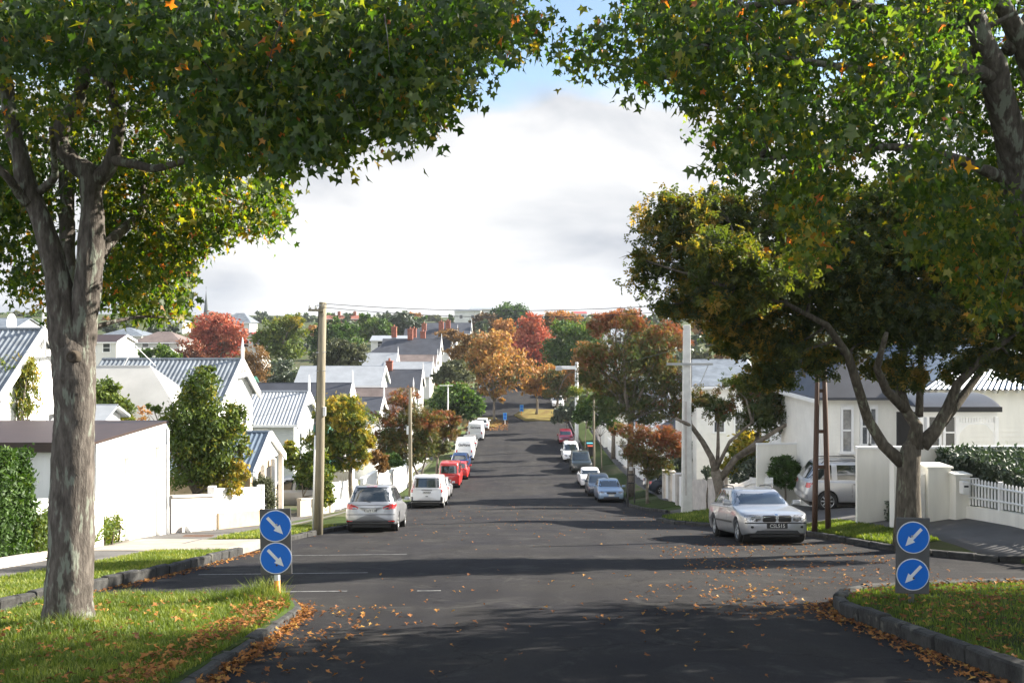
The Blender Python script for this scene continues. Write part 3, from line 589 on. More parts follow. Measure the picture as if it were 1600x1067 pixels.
MB().tube([(2.82,2.80,-2.0),(2.82,2.80,zt-.3-org.z),(2.74,2.80,zt-.12-org.z)], .035, 8).build('downpipe', M['trim'], g_, True)
MB().box(2.605,2.64,-2.54,2.89,gz(31)-org.z-.25,gz(31)-org.z-.02).build('plinth', M['concwall'], g_)
# gabled small garage
gable('small_garage', 'small white garage with dark blue corrugated roof and open front', 423, 677, 42.8, 2.35, 1.15, 5.6, roof='roofblue', corrg=True, wall='tan', autowin=False, finial=False, cat='garage')
a = P(423, 677, 42.8); x1 = a.x-.3
fg = empty('entrance_porch', (x1+.1, 42.8, Gr(x1,42.8)), 0, 'white boarded gable front with square posts on the small garage', 'porch'); zb_ = Gr(x1,42.8)
MB().prism([(-2.35,a.z-1.15-zb_),(2.35,a.z-1.15-zb_),(0,a.z-.12-zb_)], .02, .12, 'x').build('gable_board', M['white'], fg)
for q in (-2.25,-.9,.9,2.25): MB().box(.02,.2,q-.09,q+.09,-.3,a.z-1.2-zb_).build('post', M['trim'], fg)
MB().box(-.02,.015,-.8,.8,0.2,a.z-1.5-zb_).build('doorway', M['darkhole'], fg)
MB().box(.0,.10,-2.2,-1.0,-.2,1.3).build('panel', M['white'], fg)
gable('cottage', 'white cottage with light corrugated roof and white window facing the street lamp pole', 483, 613, 61, 2.9, 1.5, 8, roof='rooflight', corrg=True, wall='boardg', wins=[((-14.6, 58.1, -5.0), .7, 1.3, '-y','curtain')], fretwork=True)
house('shed', 'green painted shed beside the light roofed cottage', -14.5, -11.9, 63.9, 67, Gr(-13,65), -4.6, -4.2, wall='boardgreen', roof='roofdark', finial=False, barge=False, eave=.1, cat='shed')
house('shed', 'long building with dark green roof behind the striped gable', -40, -27.5, 104, 108, Gr(-30,105), -5.2, -4.0, wall='white', roof='boardgreen', finial=False, barge=False, cat='shed')
gable('villa', 'villa with dark slate roof and white finial left of the lime tree', 551, 600, 78, 2.7, 1.9, 7, wall='white', roof='roofdark', fretwork=True)
gable('villa', 'villa with second dark roof and pair of white finials beside the russet ash', 646, 607, 98, 2.8, 1.9, 9, wall='white', roof='roofbrown', fretwork=True)
gable('villa', 'low front wing with dark roof below the brown grey roof', 600, 622, 84, 2.6, 1.2, 3.0, wall='white', roof='roofdark')
gable('long_house', 'two storey house with long pale blue grey roof', 603, 573, 108, 3.3, 1.7, 8.8, wall='boardg', roof='rooflight', finial=False)
gable('villa', 'white villa with dark blue roof and brick chimney', 661, 578, 138, 3.6, 2.3, 9.5, wall='white', roof='roofdark', chim=[(-17.0,138,-4.9,1.0,1.6)], fretwork=True)
gable('villa', 'villa with pale grey hipped roof left of the brick chimney', 622, 552, 158, 4.2, 2.9, 9, wall='white', roof='rooflight', hip=3.5)
gable('villa', 'white villa with pale grey roof fronting the street above the dark blue roof', 677, 566, 156, 3.6, 1.9, 7.2, wall='white', roof='rooflight')
gable('villa', 'villa with brown iron roof between pale and slate roofs', 684, 555, 170, 3.5, 1.6, 9, wall='white', roof='roofbrown')
gable('villa', 'large slate roofed villa with white bargeboards and brick chimneys', 690, 530, 186, 4.5, 2.8, 10.5, wall='white', roof='roofdark', chim=[(-19.0,186,-1.6,1.1,2.4),(-17.0,190,-1.4,1.1,1.6),(-22.5,190,-1.2,1.1,2.4)], fretwork=True)
gable('villa', 'slate hipped roof house behind the large slate roofed villa', 634, 528, 196, 5, 2.8, 6, wall='white', roof='roofdark', hip=4, hip2=2, chim=[(-19.5,198,-1.4,1.1,2.2)])
gable('villa', 'farther slate roofed villa with tall white finials', 706, 529, 206, 3.4, 2.2, 3.0, wall='white', roof='roofdark', fretwork=True)
gable('villa', 'slate roofed terrace climbing the hill with red brick chimneys', 715, 514, 236, 6, 3.4, 12, wall='white', roof='roofdark', chim=[(-20.5,232,-.4,1.2,2.0),(-16.5,232,-.6,1.3,2.8),(-15.2,236,-.4,1.3,2.8)], fretwork=True)
gable('villa', 'topmost dark blue roofed house with white front at the hill top', 737, 505, 262, 6, 2.6, 14, wall='white', roof='roofdark')
# left slope, behind
def far_house(label, px0, px1, pyr, pye, pyb, d, roof, dep=7, ridge='x', wall='farwall', **k):
    a, b = P(px0, pyr, d), P(px1, pye, d); zb = min(P(px0, pyb, d).z, b.z-2.2); k.setdefault('barge', False); k.setdefault('finial', False)
    wn = [((a.x+(b.x-a.x)*t, d-dep/2, (b.z+zb)/2+.2), 1.0, 1.2, '-y') for t in (.25,.7)]
    return house('hillside_house', label, a.x, b.x, d-dep/2, d+dep/2, min(zb, Gr(a.x,d)-.3), b.z, a.z, ridge, wall=wall, roof=roof, wins=wn, eave=.4, **k)
far_house('white house with grey mansard roof and dark dormers on the skyline', 355, 396, 490, 503, 517, 235, 'roofiron', hip=2.5, hip2=2.5)
far_house('house with bright red roof below the skyline mansard', 384, 416, 519, 529, 538, 190, 'roofred', ridge='y')
far_house('white gabled house with dark red ridge on the left hillside', 147, 196, 524, 533, 548, 150, 'fasciabrown', ridge='x', barge=True)
far_house('house with bluish hipped roof right of the framing trunk', 172, 232, 512, 523, 534, 185, 'roofiron', hip=4, hip2=4)
far_house('grey roofed house half hidden by hanging yellow leaves', 222, 292, 519, 533, 552, 165, 'roofbrown', hip=3, hip2=3)
far_house('white gabled house low on the left hillside above the pale roof', 205, 262, 545, 556, 570, 120, 'roofpale', ridge='x')
far_house('small white house on the skyline left of the spire', 265, 292, 497, 503, 514, 280, 'rooflight', hip=3, hip2=3)
far_house('cluster house with pale walls behind the satellite dish', 0, 45, 498, 510, 530, 140, 'roofiron')
far_house('pale roofed house at the far left under the liquidambar leaves', 20, 72, 515, 522, 535, 120, 'rooflight')
far_house('row of reddish brick terraces on the skyline right of the timber pole', 512, 562, 493, 498, 506, 380, 'brick', wall='brick', chim=[(-66,380,3.6,1.2,2),(-60,380,3.6,1.2,2)])
far_house('white flat topped building on the skyline above the slate roofs', 712, 752, 484, 486, 506, 330, 'roofiron', dep=14)
far_house('white two storey house at the end of the white flat topped building', 735, 772, 480, 483, 500, 350, 'rooflight', dep=12)
far_house('hill house with low red gable roof on the right skyline', 896, 915, 487, 490, 500, 420, 'roofred', dep=12, ridge='x')
far_house('white house glimpsed between the tall claret ash and the green street tree', 945, 970, 515, 524, 540, 170, 'rooflight')
far_house('pale green roofed building behind the round hillside trees', 583, 640, 525, 531, 545, 215, 'rooflight')
# church spire
p = P(322, 452, 420); sp = empty('church_spire', (p.x, 420, Gr(p.x,420)), 0, 'thin dark church spire on the left skyline', 'church'); z0 = sp.location.z
MB().lathe([(0,p.z-z0),(.25,p.z-z0-3),(1.35,p.z-z0-12.5),(1.5,p.z-z0-12.6)], 8).build('spire', M['stone'], sp)
MB().box(-1.5,1.5,-1.5,1.5,-1,p.z-z0-12.6).build('tower', M['stone'], sp)
MB().tube([(0,0,p.z-z0),(0,0,p.z-z0+1.2)], .08, 5).build('cross', M['stone'], sp)
for q in (-1,1): MB().lathe([(0,p.z-z0-10.5),(.35,p.z-z0-12.8)], 6, c=(q*1.5,-1.5,0)).build('pinnacle', M['stone'], sp)
# ---- right side
V = dict(wall='board', roof='roofblue')
zf = -2.75        # floor level of the big villa
villa = house('villa', 'large white weatherboard villa with dark corrugated roof on the right', 15.3, 27, 36.4, 46, -4.4, -.22, 2.5, ridge='y', wall='board', roof='roofblue', corrg=True, hip=4.5, finial=False, eave=.45,
   wins=[((20.6,36.4,-1.6),.8,1.8,'-y','curtain')])
wing = house('villa_wing', 'projecting white villa wing with tall sash windows beside the brown posts', 11.9, 15.2, 38.4, 44, -4.4, -.68, .9, ridge='y', wall='board', roof='roofdark', hip=1.6, finial=False, eave=.3, cat='house',
   wins=[((12.92,38.4,-2.15),.32,1.6,'-y','curtain'),((13.60,38.4,-2.0),.18,1.35,'-y','curtain'),((13.93,38.4,-2.0),.18,1.35,'-y','curtain')])
def boards(parent, x0, x1, y, z0, z1, pitch=.18, holes=()):
    mb = MB(); z = z0
    while z < z1:
        segs = [(x0, x1)]
        for a, b, c, d in holes:
            if z+pitch > c and z < d: segs = [s for q in segs for s in ((q[0], min(q[1], a)), (max(q[0], b), q[1])) if s[1]-s[0] > .02]
        for a, b in segs: mb.add([(a,y-.028,z),(b,y-.028,z),(b,y-.004,z+pitch),(a,y-.004,z+pitch),(a,y,z),(b,y,z)], [(0,1,2,3),(0,4,5,1)])
        z += pitch
    o = mb.build('weatherboards', M['paintcream'], parent, fixn=False); return o
o_ = wing.location; boards(wing, 11.9-o_.x, 15.2-o_.x, 38.4-o_.y, -4.2-o_.z, -.75-o_.z, .17, [(a-o_.x,b-o_.x,c-o_.z,d-o_.z) for a,b,c,d in ((12.66,13.18,-3.1,-1.2),(13.4,14.12,-2.8,-1.15))])
o_ = villa.location; boards(villa, 15.3-o_.x, 26-o_.x, 36.4-o_.y, -4.2-o_.z, -.3-o_.z, .17, [(20.1-o_.x,21.1-o_.x,-2.7-o_.z,-.5-o_.z)])
for par, xa, xb, yy_, zz in ((wing, 12.0, 15.1, 38.4, -.98), (villa, 15.5, 26, 36.4, -.56)):
    o_ = par.location; mb = MB(); x = xa
    while x < min(xb, xa+5): mb = MB(); mb.box(x-.035-o_.x, x+.035-o_.x, yy_-.22-o_.y, yy_-.03-o_.y, zz-o_.z, zz+.18-o_.z); mb.build('eave_bracket', M['trim'], par); x += .42
vo = Vector((15.05, 34.8, zf)); vr = empty('verandah', vo, 0, 'villa verandah with curved dark iron roof and white fretwork', 'verandah')
# bullnose roof
mb = MB(); x0_, x1_ = -1.6, 1.22; n = 10; cv = []
for i in range(n+1):
    t = i/n; cv.append((-1.7+1.7*(1-(1-t)**1.0)*0+ (1.7*t), 1.95+.36*math.sin(t*PI/2)**.8 if t > 0 else 1.95))
vs = []; K = 24
for j in range(K+1):
    x = x0_+(x1_-x0_)*j/K
    for yy_, zz in cv: vs.append((x, yy_, zz + .02*(j%2)))
m_ = n+1; mb.add(vs, [(j*m_+i, (j+1)*m_+i, (j+1)*m_+i+1, j*m_+i+1) for j in range(K) for i in range(n)]); mb.prism([(a_,b_) for a_,b_ in cv]+[(0,1.95)], x0_, x0_+.02, 'x'); mb.prism([(a_,b_) for a_,b_ in cv]+[(0,1.95)], x1_-.02, x1_, 'x')
mb.build('roof', M['roofnavy'], vr, True)
mb = MB(); mb.box(x0_,x1_,-1.78,-1.70,1.80,1.97); mb.build('gutter', M['blackmetal'], vr)
mb = MB(); mb.box(x0_+.1,x1_-.1,-1.64,-1.56,1.62,1.79); mb.build('beam', M['trim'], vr)
for x in (x0_+.2, -.20, x1_-.12): MB().box(x-.06,x+.06,-1.66,-1.54,-.6,1.62).build('post', M['trim'], vr)
mb = MB()
for k in range(13):
    x = -.08+k*.094; mb.box(x-.025,x+.045,-1.62,-1.58,1.44,1.60)
mb.box(-.14,1.04,-1.63,-1.57,1.38,1.43)
for k in range(9):
    for x, s_ in ((-.12,1),(1.02,-1)): mb.box(x+s_*k*.04-.02,x+s_*k*.04+.02,-1.62,-1.58,1.38-.32*(1-k/9)**1.6,1.38)
mb.build('fretwork', M['trim'], vr)
mb = MB(); mb.box(x0_,x1_,-1.7,1.55,-1.2,-.55); mb.build('deck', M['paintcream'], vr)
for x in (.35,.95): window(vr, (x, 1.55, .75), .36, 1.4, '-y', lit='glass')
MB().box(-1.0,-.3,1.46,1.58,-.5,1.5).build('doorway', M['darkhole'], vr)
MB().box(x0_+.3,-.3,-1.6,-1.5,-.1,.0).build('handrail', M['trim'], vr)
# white two storey house down the slope
house('villa', 'tall white house with mid grey roof behind the concrete pole', 11.5, 15.3, 62, 70, Gr(14,65), -1.95, -.6, ridge='x', wall='board', roof='roofiron', hip=.8, finial=False, wins=[((12.9,62,-4.2),.6,1.3,'-y'),((14.3,62,-4.4),.8,1.3,'-y')])
house('house', 'grey roofed white house between the ash and the tall white house', 13.8, 22, 50, 57, Gr(16,53), -2.9, -1.7, ridge='x', wall='white', roof='roofbrown', hip=2, finial=False, wins=[((15,50,-3.6),.9,1.4,'-y')])
house('house', 'dark roofed low house above the far white fence on the right', 9.8, 17, 106, 114, Gr(12,110), -7.6, -6.0, ridge='x', wall='paintcream', roof='roofdark', hip=2, finial=False)
for i, (x, y, l, rf_) in enumerate(((12, 92,'white cottage among the shrubs left of the claret ash','rooflight'), (13, 78,'white cottage hidden behind the tall claret ash','roofdark'), (13, 135,'grey roofed house behind the far right hedge','roofiron'))):
    house('house', l, x, x+7, y, y+8, Gr(x,y), Gr(x,y)+3.2, Gr(x,y)+5.4, ridge='x', wall='white', roof=rf_, hip=2.5, finial=False, wins=[((x+1.5,y,Gr(x,y)+1.8),.9,1.3,'-y'),((x+4.5,y,Gr(x,y)+1.8),.9,1.3,'-y')])
# ------------------------------------------------------------------ walls and fences
def wall_run(name, label, pts, h, th, mat, cat='wall', cap=None, off=.14, steps=1, pier=None, level=False, hz=None):
    a = Vector((*pts[0],0)); org = Vector((pts[0][0], pts[0][1], Gr(*pts[0])+off)); root = empty(name, org, 0, label, cat); mb = MB(); mc = MB(); mp_ = MB(); npier = []
    for (xa, ya), (xb, yb) in zip(pts[:-1], pts[1:]):
        L = math.hypot(xb-xa, yb-ya); n = max(1, int(L/steps)); ux, uy = (xb-xa)/L, (yb-ya)/L; nx_, ny_ = -uy*th/2, ux*th/2
        for i in range(n):
            t0, t1 = i/n, (i+1)/n; p = [(xa+(xb-xa)*t, ya+(yb-ya)*t) for t in (t0,t1)]
            zt_ = hz if hz is not None else None
            za, zb2 = Gr(*p[0])+off, Gr(*p[1])+off; ta, tb = (zt_, zt_) if zt_ is not None else ((max(za,zb2)+h,)*2 if level else (za+h, zb2+h))
            def q(m, dx0, z_lo, z_hi, s_=1.0):
                vs = []
                for (x, y), zl, zh in ((p[0], z_lo[0], z_hi[0]), (p[1], z_lo[1], z_hi[1])):
                    for sg in (-1,1): vs += [(x+sg*nx_*s_-org.x, y+sg*ny_*s_-org.y, zl-org.z), (x+sg*nx_*s_-org.x, y+sg*ny_*s_-org.y, zh-org.z)]
                m.add(vs, [(0,1,3,2),(4,6,7,5),(0,4,5,1),(2,3,7,6),(1,5,7,3),(0,2,6,4)])
            q(mb, 0, (za-.4,zb2-.4), (ta,tb))
            if cap: q(mc, 0, (ta+.002,tb+.002), (ta+.07,tb+.07), 1.5)
            if pier and (i % pier == 0): npier.append((p[0][0], p[0][1], za, ta))
        if pier: npier.append((xb, yb, zb2, tb))
    mb.build('panel', M[mat], root)
    if cap: mc.build('capping', M[cap], root)
    for x, y, z, t in npier: MB().box(x-org.x-.12,x-org.x+.12,y-org.y-.12,y-org.y+.12,z-.4-org.z,t+.14-org.z).build('post', M['trim'], root)
    return root
def picket(name, label, pts, h, gap=.11, off=.14, mat='trim', base=None, topf=None):
    org = Vector((pts[0][0], pts[0][1], Gr(*pts[0])+off)); root = empty(name, org, 0, label, 'fence'); mb = MB(); rl = {.28: MB(), .78: MB()}; bs = MB(); posts = []
    for (xa, ya), (xb, yb) in zip(pts[:-1], pts[1:]):
        L = math.hypot(xb-xa, yb-ya); n = int(L/gap); ux, uy = (xb-xa)/L, (yb-ya)/L; prev = None
        for i in range(n+1):
            t = i/n; x, y = xa+(xb-xa)*t-org.x, ya+(yb-ya)*t-org.y; z = Gr(x+org.x, y+org.y)+off-org.z; b = z+(base or .05); tp = (topf(x+org.x,y+org.y)-org.z) if topf else z+h; w_ = gap*(.22 if gap == .19 else .30)
            vs = []
            for s_ in (-1,1):
                for k in (-1,1): vs += [(x+ux*w_*s_-uy*.012*k, y+uy*w_*s_+ux*.012*k, b), (x+ux*w_*s_-uy*.012*k, y+uy*w_*s_+ux*.012*k, tp-.05)]
            for k in (-1,1): vs.append((x-uy*.012*k, y+ux*.012*k, tp))
            mb.add(vs, [(0,1,8,9,3,2)[0:2]+(8,)+(5,4) if False else (0,1,8,5,4),(2,6,7,9,3),(0,2,3,1),(4,5,7,6),(1,3,9,8),(8,9,7,5)])
            if prev:
                for f_ in (.28,.78):
                    p0, p1 = prev, (x,y,b,tp); o_ = -.035
                    A_ = Vector((p0[0]-uy*o_, p0[1]+ux*o_, p0[2]+(p0[3]-p0[2])*f_)); B_ = Vector((p1[0]-uy*o_, p1[1]+ux*o_, p1[2]+(p1[3]-p1[2])*f_)); rl[f_].tube([A_,B_], .028, 4, cap=False)
                if base:
                    p0, p1 = prev, (x,y,b,tp); vs = []
                    for (X_,Y_,b_,t_) in (p0,p1):
                        for k in (-.1,.1): vs += [(X_-uy*k,Y_+ux*k,b_-base-.4),(X_-uy*k,Y_+ux*k,b_-.04)]
                    bs.add(vs, [(0,1,3,2),(4,6,7,5),(0,4,5,1),(2,3,7,6),(1,5,7,3)])
            prev = (x,y,b,tp)
            if i % max(1,int(2.2/gap)) == 0: posts.append((x,y,b,tp))
    mb.build('pickets', M[mat], root); [q_.build('rail', M[mat], root) for q_ in rl.values()]
    if base: bs.build('base_wall', M['paintcream'], root)
    for x,y,b,t in posts: MB().box(x-.05,x+.05,y+.03,y+.13,b-.3,t+.02).build('post', M[mat], root)
    return root
LX = -10.9
wall_run('plaster_wall', 'white plastered wall left of the framing trunk', [(-10.95,19.5),(-10.95,26.4)], 1.25, .22, 'white', cap='white', steps=.8)
wall_run('retaining_wall', 'rough stone edging at the foot of the ivy hedge', [(-10.4,16),(-10.4,22.2)], .22, .25, 'concwall', off=.1)
wall_run('concrete_wall', 'bare grey concrete wall between the garage and the picket fence', [(-11.1,32.2),(-10.35,34.2)], 1.15, .2, 'concwall', cap='concwall')
wall_run('boarded_fence', 'white boarded fence on a tan stucco base under the bushy tree', [(-10.35,34.35),(-9.6,38.0)], 1.35, .1, 'white', cap='trim', pier=2, steps=1.9)
wall_run('stucco_base', 'tan stucco base course under the white boarded fence', [(-10.22,34.45),(-9.48,37.9)], .55, .16, 'tan')
wall_run('timber_retaining_wall', 'low weathered timber retaining wall below the parked silver hatchback', [(-9.6,44.8),(-9.1,50.5)], .75, .16, 'timberfence', cap='timberfence', steps=2)
picket('picket_fence', 'white picket fence left of the silver people carrier beyond the green shrubs', [(-9.2,50.6),(-9.0,58)], 1.5)
wall_run('white_wall', 'stepped white plaster wall behind the white van', [(-8.9,59),(-8.5,62),(-8.3,66),(-8.1,72),(-7.9,78)], 1.5, .2, 'white', cap='white', steps=2.5, level=True)
wall_run('timber_fence', 'weathered paling fence behind the clipped round shrub', [(-13.0,62),(-10.2,62.6)], 1.9, .08, 'timberfence')
wall_run('white_wall', 'white fence panel below the low russet ash', [(-9.2,80),(-8.2,98)], 1.1, .12, 'white', pier=3)
wall_run('board_wall', 'high cream board wall beside the driveway with a capped top', [(10.45,30.2),(26,30.6)], 2.0, .14, 'paintcream', cap='trim', cat='wall', hz=-1.80, steps=20)
wall_run('board_wall', 'cream return wall along the driveway behind the silver four wheel drive', [(10.2,41.5),(14.5,42)], 1.6, .14, 'paintcream', cap='trim', hz=-3.1, steps=20)
def pillar(label, x0, x1, y0, y1, top, mat='paintcream'):
    org = Vector(((x0+x1)/2,(y0+y1)/2,Gr(x0,y0))); r_ = empty('gate_pillar', org, 0, label, 'pillar'); MB().box(x0-org.x,x1-org.x,y0-org.y,y1-org.y,-.4,top-org.z).build('shaft', M[mat], r_, bevel=.01); MB().box(x0-org.x-.05,x1-org.x+.05,y0-org.y-.05,y1-org.y+.05,top-org.z+.002,top-org.z+.06).build('capping', M[mat], r_, bevel=.01)
pillar('cream gate pillar left of the stout ash trunk', 10.75, 11.35, 28.0, 28.35, -1.86)
pillar('cream gate pillar right of the stout ash trunk with a grey side', 11.75, 12.4, 28.1, 28.9, -2.09, 'paintcream')
wall_run('white_gate', 'narrow white gate between the two cream pillars', [(11.36,28.3),(11.74,28.3)], 1.35, .06, 'trim')
picket('picket_fence', 'white picket fence stepping down toward the right edge on a low plastered base', [(12.75,27.9),(12.6,21.2)], .95, gap=.19, base=.36, topf=lambda x, y: float(np.interp(y, [21,24.0,27.9], [-1.85,-1.98,-2.30])))
pillar('square plastered end post of the right picket fence', 12.35, 12.75, 27.7, 28.2, -2.24)
mbx = empty('letterbox', (12.5, 27.5, -2.35), 0, 'small white letterbox on the end post of the right picket fence', 'letterbox'); MB().box(-.09,.09,-.12,.12,-.35,0).build('box', M['trim'], mbx, bevel=.01); MB().box(-.06,.06,-.125,-.121,-.15,-.10).build('slot', M['darkhole'], mbx); MB().box(-.1,.4,-.02,.02,.06,.09).build('arm', M['trim'], mbx)
picket('picket_fence', 'white picket fence running down the driveway behind the silver wagon', [(9.9,49.5),(10.6,40.5)], 1.15, gap=.14)
# posts and panels down the right footpath
for i, (x, d) in enumerate(((8.9,50.5),(9.0,53.5),(9.1,56.5),(9.2,59.5))):
    pillar(['first','second','third','fourth'][i]+' grey and white fence post counting away from the concrete pole', x-.15, x+.15, d, d+.5, Gr(x,d)+1.75, 'concwall')
    if i < 3: wall_run('fence_panel', ['nearest','second','third'][i]+' white panel between the grey posts past the concrete pole', [(x+.05,d+.6),(x+.1,d+2.9)], 1.55, .06, 'trim')
wall_run('fence_panel', 'grey rendered wall behind the concrete pole', [(9.6,44.6),(8.95,50.2)], 1.5, .15, 'concwall')
picket('picket_fence', 'long white picket fence along the far right footpath', [(9.9,62),(10.1,80),(10.0,104)], 1.35, gap=.2)
# ------------------------------------------------------------------ poles, wires, signs
def pole(name, label, px, d, pytop, r0, r1, mat, off=.1, cat='utility pole', square=False):
    b = onground(px, d, off); t = P(px, pytop, d).z-b.z; root = empty(name, b, 0, label, cat); mb = MB()
    if square: mb.add([(sx*r*1.0, sy*r*.7, z) for r, z in ((r0,-.3),(r1,t)) for sx, sy in ((-1,-1),(1,-1),(1,1),(-1,1))], [(0,1,5,4),(1,2,6,5),(2,3,7,6),(3,0,4,7),(4,5,6,7)])
    else: mb.tube([(0,0,-.3),(0.01,0,t*.3),(-.01,0,t*.65),(0,0,t)], [r0,r0*.93,(r0+r1)/2,r1], 14)
    mb.build('shaft', M[mat], root, smooth=not square, bevel=.03 if square else 0); return root, t
r, t = pole('utility_pole', 'round timber power pole with white conduit by the left footpath', 497, 33.5, 472, .16, .125, 'woodpole')
r.rotation_euler = (0, R(1.2), 0)
MB().tube([(-.16,-.06,-.1),(-.15,-.06,t*.42)], .035, 8).build('conduit', M['pvc'], r, True)
MB().tube([(-.15,-.05,t*.42),(-.13,-.04,t-.2)], .014, 6).build('cable', M['wire'], r)
MB().cbox((.15,-.10,t*.525), .09, .1, .30).build('meter_box', M['pvc'], r, bevel=.01)
MB().box(-.45,.05,-.20,-.12,t-.32,t-.24).build('crossarm', M['woodpole'], r)
for x in (-.4,-.2): MB().lathe([(.0,t-.24),(.035,t-.24),(.05,t-.18),(.03,t-.10),(.0,t-.09)], 8, c=(x,-.16,0)).build('insulator', M['concpole'], r, True)
for z in (t*.78,t*.70,t-.12): MB().tube([(-.18,-.1,z),(.17,-.12,z+.02)], .014, 5).build('bolt', M['galv'], r)
pt = P(503, 476, 33.5)
r2, t2 = pole('utility_pole', 'slim weathered timber pole beside the white van', 641, 66, 606, .13, .10, 'woodpole')
MB().cbox((-.16,-.08,t2*.62), .14, .1, .55).build('service_box', M['pvc'], r2)
r3, t3 = pole('street_light', 'thin pale post rising above the round green tree', 700, 104, 601, .09, .06, 'concpole', cat='street light')
MB().box(-.9,.5,-.05,.05,t3-.12,t3-.04).build('crossarm', M['concpole'], r3)
r4, t4 = pole('power_pole', 'tall pale tapered concrete pole behind the silver wagon', 1073, 43.5, 508, .235, .15, 'concpole', square=True)
MB().box(-.9,1.1,-.22,-.14,t4*.79,t4*.79+.1).build('crossarm', M['galv'], r4)
MB().tube([(.9,-.2,t4*.79),(.6,-.1,t4*.70),(.2,0,t4*.66)], .02, 5).build('brace', M['galv'], r4)
MB().box(-.10,-.02,-.172,-.160,.9,t4*.6).build('recess_shade', M['concwall'], r4)  # darker raised strip, shade of a recess put into the colour
r5, t5 = pole('street_light', 'white street light column with short box arm above the wheelie bins', 901, 106, 566, .22, .17, 'pvc', cat='street light')
MB().box(-1.6,.1,-.1,.1,t5-.75,t5-.4).build('arm', M['pvc'], r5, bevel=.03); MB().cbox((-1.9,0,t5-.65), .7,.4,.5).build('lamp_head', M['galv'], r5, bevel=.08)
r6, t6 = pole('timber_post', 'plain brown timber post on the far right footpath', 928, 84, 618, .10, .08, 'woodpole', cat='pole')
# pair of brown posts
b = onground(1283, 29.6, .12); tw = empty('double_post', b, 0, 'pair of tall thin brown timber posts joined by short blocks', 'posts')
for x0, x1 in ((-.20,-.10),(.22,.08)):
    z = P(1283, 555, 29.6).z-b.z; MB().tube([(x0,0,-.3),((x0*2+x1)/3,0,z*.33),((x0+x1*2)/3,0,z*.66),(x1,0,z)], [.085,.08,.075,.065], 10).build('post', M['woodbrown'], tw, True)
for f in (.37,.57,.80): z_ = z*f; MB().box(-.12,.14,-.03,.03,z_-.05,z_+.05).build('block', M['woodbrown'], tw)
# tree guard of two dark stakes
b = onground(986, 58.5, .12); tg = empty('tree_stakes', b, 0, 'two dark stakes tied together beside the small young ash', 'tree stakes')
for x in (-.20,.20): MB().tube([(x,0,-.2),(x*1.0,0,2.15)], .045, 6).build('stake', M['blackmetal'], tg)
for z_ in (1.25,1.75): MB().box(-.2,.2,-.02,.02,z_-.04,z_+.04).build('tie', M['blackmetal'], tg)
MB().cbox((-.02,-.06,2.1), .2, .03, .2).build('tag', M['signwhite'], tg)
# wires
def wire(label, a, b, sag, r=.011):
    a, b = Vector(a), Vector(b); pts = [a.lerp(b, i/16)-Vector((0,0,sag*4*(i/16)*(1-i/16))) for i in range(17)]; o = MB().tube([p-a for p in pts], r, 5).build('overhead_wire', M['wire']); o.location = a; tag(o, label, 'wire', 'overhead wires')
wire('upper wire from the left timber pole to the right across the sky', P(500,474,33.4), P(1290,452,33), .45)
wire('lower wire from the left timber pole to the right across the sky', P(503,480,33.4), P(1290,458,33), .55)
wire('service wire from the timber pole down to the villa gable', P(497,548,33.5), P(385,600,46), .25, .008)
wire('wire from the timber pole down over the light corrugated roof', P(497,625,33.5), P(400,650,57), .1, .008)
wire('pair wire rising to the right behind the liquidambar leaves', P(1290,420,30), P(1500,235,24), .2)
wire('lower rising wire behind the right liquidambar', P(1290,440,30), P(1500,300,24), .2)
wire('wire from the white street light to the concrete pole', P(901,575,106), P(1075,540,43.5), .3, .012)
# white guy strut on the roofs at left
o = empty('aerial', P(205,575,47), 0, 'white roof aerial mast with a stay on the pale roof', 'aerial'); MB().tube([(-.5,0,-.2),(.15,0,1.1)], .03, 5).build('mast', M['pvc'], o); MB().tube([(.2,0,1.05),(1.4,0,-.15)], .02, 5).build('stay', M['pvc'], o)
o = empty('satellite_dish', P(14,505,60), 0, 'grey satellite dish at the far left edge above the iron roof', 'dish'); MB().lathe([(0,0),(.35,.05),(.58,.16),(.6,.17),(.6,.15),(.35,.03),(0,-.02)], 18, 'x').build('dish', M['satdish'], o, True); MB().tube([(0,0,-.6),(0,0,-2.6)], .05, 6).build('mast', M['galv'], o)
